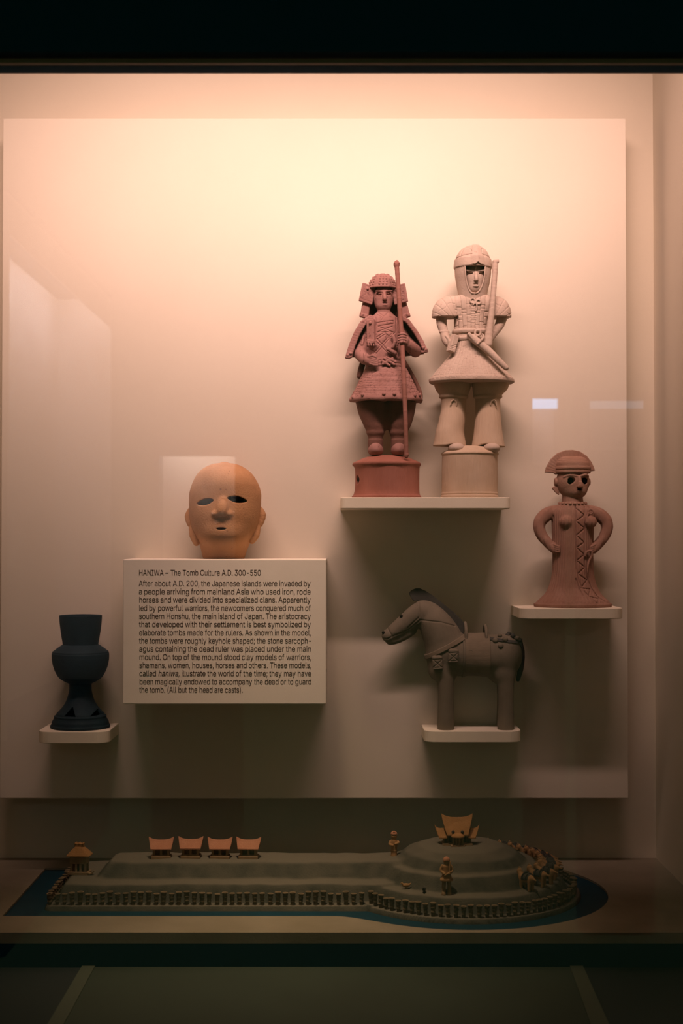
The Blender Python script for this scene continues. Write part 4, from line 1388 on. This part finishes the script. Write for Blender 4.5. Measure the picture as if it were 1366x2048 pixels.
# ================================================================== WOMAN
def build_woman():
    S = Sheet(1146, 1216.0, -0.075)
    q, l, st, s = S.q, S.l, S.st, S.s
    T = thing('woman_statue', 'brown clay woman statue in a crescent hat with hands on her hips', 'statue', (S.origin.x, S.origin.y, Z_WOM))
    c = Clay(q(1062, 1218, -72), q(1230, 982, 72), 1.0)
    c.loft(st([(1216, 1145.5, 77, 66), (1210, 1145.5, 77.5, 66.5), (1208.5, 1145.5, 74.5, 64), (1204, 1146, 70, 60), (1197, 1146, 62, 53), (1188, 1146, 54, 46.5), (1176, 1146, 48, 41),
               (1162, 1146, 43.5, 38), (1140, 1146, 40.5, 35), (1105, 1146, 40, 33), (1070, 1146, 41, 32), (1048, 1146, 41.5, 32), (1034, 1146, 42.5, 30), (1024, 1146, 40, 28), (1016, 1146, 33, 25), (1009, 1146, 25, 22)]))
    c.cap(q(1146, 1014, 0), q(1145, 985, 0), 22, 19.5, 4)
    for sg in (-1, 1):
        X = lambda d: 1146 + sg * d
        c.tube([q(X(34), 1026, 0), q(X(53), 1032, 0), q(X(66), 1045, -2)], [12, 12, 12], 4)
        c.tube([q(X(66), 1045, -2), q(X(68), 1057, -4), q(X(62), 1075, -7), q(X(48), 1092, -11), q(X(39), 1102, -15)], [11.5, 11, 10.2, 9, 7.5], 2)
        c.ball(q(X(39), 1101, -17), (8, 6, 8), 2)
        for i in range(4):
            c.tube([q(X(43 - i * 0.5), 1090 + i * 3.6, -17), q(X(37), 1094 + i * 3.8, -23), q(X(31), 1096 + i * 3.4, -27)], [2.4, 2.3, 1.8], 0.6)
        c.ball(q(1128 if sg < 0 else 1177, 1047, -26), (12.5, 11, 12), 4)
    c.carve([l((1147, 1018), (1148, 1140), (1152, 1165), (1162, 1185), (1176, 1199), (1186, 1208)),
             l((1166, 1018), (1164, 1100), (1164, 1130), (1168, 1155), (1178, 1180), (1190, 1196), (1204, 1205)),
             l((1147, 1020), (1165, 1034), (1147, 1046), (1165, 1060), (1148, 1074), (1164, 1088), (1148, 1098), (1164, 1112), (1148, 1124), (1165, 1137),
               (1150, 1150), (1168, 1162), (1156, 1178), (1174, 1180), (1170, 1194), (1190, 1199), (1188, 1206)),
             l((1146, 1160), (1152, 1180), (1158, 1192))], 1.1, 2.2, -4)
    c.press(lambda x, y, z: 0.45 * np.sin(np.arctan2(x, -y) * 46 + 2 * np.sin(z * 0.03)) * (z < 205) * (z > 10))
    # knot on the breast and pendant at the hip
    c.ring(q(1177, 1027, -28), 4.5, 1.8, 'y'); c.tube([q(1172, 1030, -29), q(1168, 1042, -31), q(1167, 1050, -31)], 1.7)
    c.tube([q(1165, 1114, -32), q(1169, 1106, -33), q(1177, 1105, -31), q(1179, 1112, -30), q(1174, 1122, -31), q(1170, 1134, -34), q(1169, 1148, -35)], [2.4, 2.6, 2.6, 2.4, 2.2, 2, 1.4], 0.6)
    obj('robe', c.mesh('robe', s), M_BROWN, T)
    # beads
    c = Clay(q(1112, 1018, -34), q(1180, 1000, 32), 0.9)
    for i in range(19):
        a = 2 * math.pi * i / 19
        c.ball((26 * math.sin(a), -24.5 * math.cos(a), S.base - 1009.5 - 1.0 * math.cos(a)), 3.2)
    obj('necklace', c.mesh('necklace', s), M_BROWNP, T)
    # head
    c = Clay(q(1100, 1006, -40), q(1186, 930, 36), 0.9)
    c.ball(q(1146.5, 966, 0), (33, 31, 36)); c.ball(q(1150, 985, -10), (22, 19, 16), 6)
    c.tube([q(1154.5, 958, -30), q(1155.5, 969, -32), q(1156, 975, -34)], [2.6, 3.4, 4.6], 2.5)
    c.prism(l((1152, 968), (1158, 968), (1162, 978), (1149, 978)), -38, -26, 1.5)
    c.tube([q(1125, 958, -23), q(1137, 953.5, -27.5), q(1150, 956, -29.5)], [1.6, 2.4, 2.2], 2.5)
    c.tube([q(1158, 956, -29.5), q(1167, 953.5, -25.5), q(1175, 956, -17)], [2.2, 2.4, 1.5], 2.5)
    for ex in (1139, 1166.5):
        c.ball(q(ex, 964, -30), (7.2, 24, 6.2), op='s'); c.ball(q(ex - (2 if ex < 1150 else -1), 967.5, -30), (5.6, 24, 5.4), op='s')
    c.box(q(1155, 982.5, -28), (4.2, 12, 2.2), 1.5, op='s')
    c.ring(q(1112.5, 967, 0), 5.5, 3.2, 'x', 2)
    c.ring(q(1179.5, 967, 2), 4.5, 2.4, 'x', 2)
    head = obj('head', c.mesh('head', s), M_BROWNP, T)
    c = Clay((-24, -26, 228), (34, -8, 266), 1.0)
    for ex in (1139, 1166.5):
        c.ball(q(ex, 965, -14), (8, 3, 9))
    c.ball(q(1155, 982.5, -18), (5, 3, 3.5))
    obj('hollow', c.mesh('hollow', s), M_HOLE_SHADE, head)  # dark plugs stand in for shade in eyes and mouth
    c = Clay(q(1098, 998, -12), q(1126, 966, 14), 0.9)
    c.prism(l((1105, 979), (1113, 974), (1119, 980), (1118, 992), (1113, 988)), -4, 4, r=0.8)
    obj('ear_ornament', c.mesh('ear_ornament', s), M_BROWNP, T)
    # hat
    c = Clay(q(1104, 956, -42), q(1188, 906, 40), 0.9)
    c.loft(st([(950, 1146.5, 34, 33), (948, 1146.5, 35.5, 34.5), (944.5, 1146.5, 35.5, 34.5), (943, 1146.5, 34.2, 33), (941.5, 1146.5, 35.8, 35), (938, 1146.5, 35.8, 35), (936.5, 1146.5, 34.8, 34),
               (930, 1146, 34, 33), (924, 1145.5, 31, 30), (919, 1145, 26, 25), (916.5, 1144.5, 20, 19), (915.5, 1144.5, 12, 12)]))
    c.press(lambda x, y, z: 0.6 * np.exp(-(np.sin((S.base - z - 908) * 0.9) / 0.35) ** 2) * ((S.base - z) < 927))
    obj('hat_band', c.mesh('hat_band', s), M_BROWNP, T)
    c = Clay(q(1086, 956, -16), q(1194, 900, 18), 0.9)
    out = [(1091, 947.5), (1094, 937), (1103, 921), (1116, 909.5), (1131, 904.2), (1146, 903.5), (1160, 906.5), (1173, 915), (1183, 928), (1189.5, 943.5), (1180, 945), (1170, 946), (1125, 950), (1112, 951), (1106, 948)]
    c.prism(l(*out), -6, 5, r=0.8)
    c.press(lambda x, y, z: 0.4 * np.exp(-(np.sin(np.arctan2(x + 4, z - 262) * 26) / 0.4) ** 2))
    obj('hat_brim', c.mesh('hat_brim', s), M_BROWNP, T)
build_woman()

# ================================================================== HORSE
def build_horse():
    S = Sheet(948, 1462.0, -0.050)
    q, l, st, s = S.q, S.l, S.st, S.s
    T = thing('horse_statue', 'dark grey-brown clay horse statue with saddle, straps and bells', 'statue', (S.origin.x, S.origin.y, Z_HOR))
    c = Clay(q(760, 1464, -46), q(1052, 1196, 46), 1.1)
    c.tube([q(893, 1316, 0), q(950, 1318, 0), q(1000, 1318, 0)], [41, 38, 41.5], 8)
    c.ball(q(1010, 1318, 0), (33, 40, 42), 8)
    c.ball(q(1002, 1352, 0), (26, 36, 24), 8)
    c.tube([q(893, 1300, 0), q(876, 1264, 0), q(857, 1234, 0)], [39, 32, 24], 8)
    c.ball(q(884, 1345, 0), (28, 36, 26), 8)
    # head
    c.tube([q(846, 1230, 0), q(812, 1254, 0), q(781, 1277, 0)], [23, 17.5, 13], 6)
    c.ball(q(778, 1279, 0), (14, 11, 13), 4)
    c.ball(q(835, 1245, 0), (18, 15, 17), 6)
    c.tube([q(780, 1291, 0), q(800, 1284, 0), q(825, 1268, 0)], [6, 7, 9], 5)
    # muzzle and eye details
    c.cap(q(765.5, 1272, -14), q(767, 1272, -4), 3.2, op='s')
    c.cap(q(802.5, 1239, -30), q(802.5, 1239, -9), 3.4, op='s')
    c.carve([l((764, 1284), (776, 1284), (790, 1276)), l((773, 1258), (784, 1279)), l((838, 1212), (838, 1240), (815, 1262)), l((838, 1246), (880, 1250), (908, 1258)),
             l((784, 1279), (812, 1268), (838, 1248))], 1.1, 1.6, 0)
    # legs
    for x, y in ((890.5, -22), (1009, -22), (893, 22), (1012, 22)):
        c.loft([(0, x - 948, y, 16.8, 16), (6, x - 948, y, 16.6, 16), (60, x - 948, y, 15.2, 15), (90, x - 948, y, 16.5, 16), (112, x - 948, y * 0.9, 20, 18), (150, x - 948, y * 0.6, 20, 16)], 9)
    c.f = np.maximum(c.f, (0.0 - c.ax[2])[None, None, :])
    body = c.f.copy()
    horse = obj('body', c.mesh('body', s), M_HORSE, T)
    ax = c.ax
    def shell(name, off, mask2d, m, ymask=None, inner=-1.5):
        d = Clay((0, 0, 0), (1, 1, 1), 1.1)
        d.h, d.lo, d.n, d.ax = c.h, c.lo, c.n, c.ax
        f = np.maximum(body - off, mask2d[:, None, :])
        f = np.maximum(f, -(body - inner))
        if ymask is not None:
            f = np.maximum(f, ymask)
        d.f = f.astype(np.float32)
        return obj(name, d.mesh(name, s), m, T)
    X = ax[0][:, None]; Z = ax[2][None, :]
    band = np.maximum(seg_dist(X, Z, *l((930, 1278), (852, 1320))) - 4.6, X - (934 - 948))
    shell('chest_strap', 3.2, band, M_CLOTH)
    cl = np.maximum(np.maximum((928 - 948) - X, X - (977 - 948)), np.maximum(S.base - 1350 - Z, Z - (S.base - 1268)))
    cl = cl + 0 * Z
    sc = shell('saddle_cloth', 4.0, cl, M_CLOTH)
    girth = np.abs(X - (926.5 - 948)) - 3.2 + 0 * Z
    girth = np.maximum(girth, Z - (S.base - 1282))
    shell('girth', 2.0, girth, M_HORSE)
    crup = np.maximum(seg_dist(X, Z, *l((975, 1282), (1046, 1292))) - 2.8, (975 - 948) - X)
    shell('crupper_strap', 2.2, crup, M_HORSED)
    # button on the cloth
    d = Clay(q(930, 1316, -52), q(946, 1302, -34), 0.8)
    d.ring(q(937.5, 1309, -42.5), 5, 1.2, 'y')
    obj('button_ring', d.mesh('button_ring', s), M_HORSE, sc)
    # saddle bows: arches over the back
    for px, top in ((930.5, 1250), (971, 1255.5)):
        d = Clay(q(px - 6, 1300, -34), q(px + 6, top - 3, 34), 0.9)
        cz = S.base - (top + 29)
        d.ring((px - 948, 0, cz), 26, 3.2, 'x')
        d.below(cz - 12)
        d.tube([(px - 948, -26, cz), (px - 948, -29, cz - 12)], 3.0); d.tube([(px - 948, 26, cz), (px - 948, 29, cz - 12)], 3.0)
        obj('saddle_bow', d.mesh('saddle_bow', s), M_HORSE, T)
    # mane
    d = Clay(q(812, 1275, -8), q(936, 1180, 8), 0.9)
    d.prism(l((819.5, 1193.5), (824, 1188.5), (832, 1185), (840, 1184.8), (850, 1189), (866, 1199), (886, 1215), (906, 1231), (922, 1246), (931, 1258), (936, 1272), (926, 1276), (905, 1262), (880, 1240),
               (858, 1222), (845, 1212), (836, 1208), (829, 1209), (823, 1202)), -5.5, 5.5, r=0.8)
    mane = obj('mane', d.mesh('mane', s), M_HORSED, T)
    # ears
    # bells hung on the chest strap
    for (px, py, y, r) in ((872.5, 1329.5, -38, 4), (903.5, 1316, -42, -3)):
        d = Clay(q(px - 16, py + 24, y - 16), q(px + 16, py - 20, y + 14), 0.8)
        R = rot_y(r)
        d.box(q(px, py, y), (10.2, 9, 15), 5.5, R)
        d.carve([l((px - 8, py - 6), (px + 8, py + 8)), l((px + 8, py - 6), (px - 8, py + 8)), l((px - 10, py + 9), (px + 10, py + 8)), l((px - 9, py - 7), (px + 9, py - 8)), l((px - 10, py + 12.5), (px + 10, py + 12))], 0.95, 1.3, 0)
        d.box(q(px, py + 17, y), (7.5, 6.5, 8), 3, R, op='s')
        obj('bell', d.mesh('bell', s), M_HORSE, T)
    # knobs on the rump
    for (px, py, y, r) in ((987.5, 1286, -30, 5.6), (1007, 1284, -30, 5.6), (997.5, 1296, -37, 5.6), (998, 1277, -18, 4.6), (1014, 1277.5, -8, 4.6), (1024, 1277.5, -14, 4.8), (1033, 1282, -18, 4.6), (1040, 1287, -4, 4.4), (1020, 1275, 12, 4.4)):
        d = Clay(q(px - 8, py + 9, y - 8), q(px + 8, py - 8, y + 10), 0.8)
        d.ball(q(px, py, y), r); d.cap(q(px, py, y), q(px, py + 3, y + 8), r * 0.6)
        obj('rump_knob', d.mesh('rump_knob', s), M_HORSE if y < -15 else M_HORSED, T)
    d = Clay(q(1028, 1372, -12), q(1052, 1282, 12), 0.9)
    d.tube([q(1039, 1290, 0), q(1043, 1310, 0), q(1041, 1345, 0), q(1036, 1366, 0)], [6, 6.5, 6, 4])
    obj('tail', d.mesh('tail', s), M_HORSED, T)
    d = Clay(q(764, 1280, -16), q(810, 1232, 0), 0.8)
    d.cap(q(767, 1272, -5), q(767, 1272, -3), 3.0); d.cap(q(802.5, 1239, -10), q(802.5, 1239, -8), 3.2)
    obj('hollow', d.mesh('hollow', s), M_HOLE_SHADE, horse)  # dark plugs stand in for shade in nostril and eye
build_horse()

# ================================================================== CLAY HEAD
def build_head():
    S = Sheet(450, 1118.5, -0.078)
    q, l, st, s = S.q, S.l, S.st, S.s
    T = thing('head_sculpture', 'orange-brown hollow clay head with cut-out slanting eyes on top of the text block', 'sculpture', (S.origin.x, S.origin.y, ba.z))
    c = Clay(q(366, 1120, -86), q(536, 924, 76), 1.0)
    rows = [(1118.5, 447, 41, 40, 8), (1112, 447, 43, 43, 8), (1098, 448, 47, 46, 6), (1086, 449, 51.5, 50, 3), (1072, 450, 58.5, 58, -2), (1054, 450, 66, 65, -3), (1030, 450, 70.5, 69, -2),
            (1010, 450, 71.8, 70, 0), (992, 450.2, 72, 71, 2), (975, 450.2, 68.5, 69, 4), (959, 449.5, 60.5, 63, 6), (945, 448.5, 49.5, 54, 7), (936.6, 448, 38.5, 43, 8), (930, 448, 25, 30, 8), (927.6, 448, 15, 18, 8), (926.6, 448, 6, 7, 8)]
    c.loft(st(rows))
    c.ball(q(449, 1070, -34), (38, 34, 20), 22)                      # chin
    c.ball(q(450, 966, -14), (46, 50, 28), 26)
    inner = [(r[0], r[1], max(2, r[2] - 9), max(2, r[3] - 9), r[4]) for r in rows[2:-1]]
    c.loft(st(inner), op='s')
    # nose
    c.tube([q(452, 1002, -66), q(451, 1014, -70), q(450, 1026, -73)], [4, 6, 8.5], 9)
    c.ball(q(440, 1030, -69), (9, 8, 6), 6); c.ball(q(460, 1030, -68), (9, 8, 6), 6)
    # eyes and mouth cut through
    for ex, ey, hw, hh, r in ((416, 1006.5, 17.5, 6.6, 12), (478.5, 1001.8, 19, 6.8, -9)):
        R = rot_y(r)
        n = 20
        poly = []
        for i in range(n):
            a = 2 * math.pi * i / n
            u, w = hw * math.cos(a), hh * math.sin(a) * (1.0 - 0.25 * abs(math.cos(a)))
            poly.append((ex - 450 + u * math.cos(math.radians(r)) - w * math.sin(math.radians(r)), S.base - ey + u * math.sin(math.radians(r)) + w * math.cos(math.radians(r))))
        c.prism(poly, -90, -30, op='s', k=1.0)
    c.prism(l((437.5, 1058.3), (443, 1056.8), (452, 1056.8), (458.5, 1058.3), (456, 1060.8), (448, 1061.6), (441, 1060.8)), -90, -40, op='s', k=1.0)
    # ears: upper fold and long lobe each side
    c.tube([q(380, 1022, -2), q(376.5, 1034, -4), q(380, 1050, -6)], [5, 6, 5], 2.5)
    c.tube([q(384, 1056, -8), q(388, 1072, -12), q(394, 1087, -14)], [5.5, 7.5, 6], 1.5)
    c.tube([q(521, 1020, -2), q(525.5, 1031, -4), q(521, 1050, -6)], [5, 6, 5], 2.5)
    c.tube([q(516, 1056, -8), q(512, 1071, -12), q(505, 1083, -14)], [5.5, 7.5, 6], 1.5)
    c.cap(q(397, 1066, -42), q(399, 1088, -30), 3.2, 2.4, 2, 's'); c.cap(q(504, 1064, -42), q(501, 1084, -30), 3.2, 2.4, 2, 's')
    c.f = np.maximum(c.f, (0.0 - c.ax[2])[None, None, :])
    obj('head', c.mesh('head', s), M_HEAD, T)
build_head()

# ================================================================== STEMMED JAR
def build_jar():
    S = Sheet(160.5, 1462.0, -0.066)
    q, l, st, s = S.q, S.l, S.st, S.s
    T = thing('stemmed_jar', 'dark slate-grey stemmed jar with wide collar and flared foot', 'jar', (S.origin.x, S.origin.y, Z_VAS))
    def rr(rows):
        return [(S.base - py, 0, 0, r, r) for py, r in rows]
    c = Clay(q(98, 1384, -62), q(223, 1236, 62), 0.9)
    c.loft(rr([(1298.5, 35), (1296, 35.2), (1282, 37.5), (1265, 40), (1250, 41.6), (1238.5, 42.2)]))
    c.loft(rr([(1300, 31), (1282, 34), (1250, 38.5), (1236, 39.5)]), op='s')
    c.loft(rr([(1381, 21), (1376, 22), (1370, 32), (1364, 41), (1355, 47.5), (1345, 52), (1333, 55.3), (1322, 56.6), (1315, 56.6), (1313, 55.2), (1311.5, 55.6), (1309.5, 53), (1303, 44.5), (1297.5, 36.5)]))
    obj('bowl', c.mesh('bowl', s), M_VASE, T)
    c = Clay(q(98, 1464, -62), q(223, 1374, 62), 0.9)
    c.loft(rr([(1462, 58), (1460.5, 59), (1457, 59), (1455.5, 57.2), (1450, 55.8), (1445, 53), (1441, 51.5), (1438.5, 51.8), (1437, 48.5), (1434, 47), (1428, 41.5), (1420, 34.5), (1410, 28.5), (1398, 24.5), (1386, 22.2), (1375, 22)]))
    c.loft(rr([(1466, 52), (1440, 42), (1420, 28), (1400, 19), (1392, 17)]), op='s')
    for cx in (149, 200):
        c.prism(l((cx - 13, 1436), (cx + 11, 1436), (cx + 2, 1418)), -70, -10 if cx < 190 else -5, op='s')
    c.f = np.maximum(c.f, (0.0 - c.ax[2])[None, None, :])
    foot = obj('foot', c.mesh('foot', s), M_VASE, T)
build_jar()

# ================================================================== ACROSS THE GALLERY (behind the viewer, mirrored in the glass)
def MIRROR(px, py, d):
    """point at distance d in front of the glass whose mirror image is seen at a pixel"""
    r = ray(px, py)
    t = (GLASSY - CAM.y + d) / r.y
    p = CAM + r * t
    return Vector((p.x, GLASSY - d, p.z))
M_GWALL = mat('gallery_case_lining', (0.62, 0.56, 0.52), rough=0.9)
def tube_mat(name, col, strength):
    m = bpy.data.materials.new(name)
    m.use_nodes = True
    b = m.node_tree.nodes['Principled BSDF']
    b.inputs['Emission Color'].default_value = (*col, 1)
    b.inputs['Emission Strength'].default_value = strength
    return m
def gallery_case(px0, px1, py0, py1, d, tube_px, strength, col, label, header=0.0, depth=0.14):
    a, b = MIRROR(px0, py0, d), MIRROR(px1, py1, d)
    x0, x1 = min(a.x, b.x), max(a.x, b.x)
    z0, z1 = min(a.z, b.z), max(a.z, b.z)
    y = a.y
    T = thing('gallery_case', label, 'display case', ((x0 + x1) / 2, y, 0.0))
    o = Vector(T.location)
    hw = (x1 - x0) / 2
    zt1 = z1 + header
    obj('back_board', box_mesh('back_board', -hw, hw, -depth - 0.02, -depth, z0, zt1), M_GWALL, T)
    bm = bmesh.new()
    for q_ in ((-hw - 0.03, -hw, -depth - 0.02, 0, z0, zt1), (hw, hw + 0.03, -depth - 0.02, 0, z0, zt1), (-hw - 0.03, hw + 0.03, -depth - 0.02, 0, zt1, zt1 + 0.03)):
        add_box(bm, *q_)
    if header > 0:
        add_box(bm, -hw, hw, -0.015, 0.0, z1, zt1)
    obj('frame', bm_mesh(bm, 'frame'), M_BLACK, T)
    obj('plinth', box_mesh('plinth', -hw - 0.03, hw + 0.03, -depth - 0.02, 0, 0.0, z0), M_BLACK, T)
    th = tube_px * (GLASSY - CAM.y + d) / FPX
    if header > 0:
        obj('tube_lamp', box_mesh('tube_lamp', -hw * 0.9, hw * 0.9, -0.06, -0.03, zt1 - th - 0.01, zt1 - 0.01), tube_mat('cool_tube', col, strength), T)
    else:
        obj('tube_lamp', box_mesh('tube_lamp', -hw, hw, -0.05, -0.02, z1 - th, z1 - 0.001), tube_mat('cool_tube', col, strength), T)
    return T
gallery_case(1065, 1117, 796, 930, 4.6, 20, 8.0, (0.30, 0.62, 1.0), 'narrow cool-lit case across the gallery, mirrored in the glass above the clay woman')
gallery_case(1180, 1290, 800, 900, 3.3, 15, 1.2, (0.45, 0.75, 1.0), 'wide faintly lit case across the gallery, mirrored at the panel edge')
gallery_case(318, 470, 912, 1120, 4.6, 14, 60.0, (1.0, 0.86, 0.74), 'warm-lit case across the gallery, mirrored around the clay head', header=0.06)
def side_case():
    Ln, Lf = 5.0, 7.2
    n_, f_ = MIRROR(0, 385, Ln - (GLASSY - CAM.y)), MIRROR(235, 600, Lf - (GLASSY - CAM.y))
    X = (n_.x + f_.x) / 2
    zt_ = (n_.z + f_.z) / 2
    T = thing('gallery_case', 'long side case beyond the viewer, mirrored as a slanted pale shape in the glass', 'display case', (X, (n_.y + f_.y) / 2, 0.0))
    h_ = abs(n_.y - f_.y) / 2
    obj('back_board', box_mesh('back_board', -0.30, -0.27, -h_, h_, 0.75, zt_), M_GWALL, T)
    obj('end_board', box_mesh('end_board', -0.27, 0.0, -h_ - 0.03, -h_, 0.75, zt_), M_GWALL, T)
    obj('end_board', box_mesh('end_board', -0.27, 0.0, h_, h_ + 0.03, 0.75, zt_), M_GWALL, T)
    obj('plinth', box_mesh('plinth', -0.30, 0.0, -h_ - 0.03, h_ + 0.03, 0.0, 0.75), M_BLACK, T)
    obj('top_board', box_mesh('top_board', -0.30, 0.0, -h_ - 0.03, h_ + 0.03, zt_, zt_ + 0.03), M_BLACK, T)
    obj('header', box_mesh('header', -0.012, 0.0, -h_, h_, zt_ - 0.14, zt_), M_GWALL, T)
    obj('tube_lamp', box_mesh('tube_lamp', -0.075, -0.045, -h_ * 0.9, h_ * 0.9, zt_ - 0.035, zt_ - 0.005), tube_mat('cool_tube', (0.85, 0.9, 1.0), 45.0), T)
side_case()
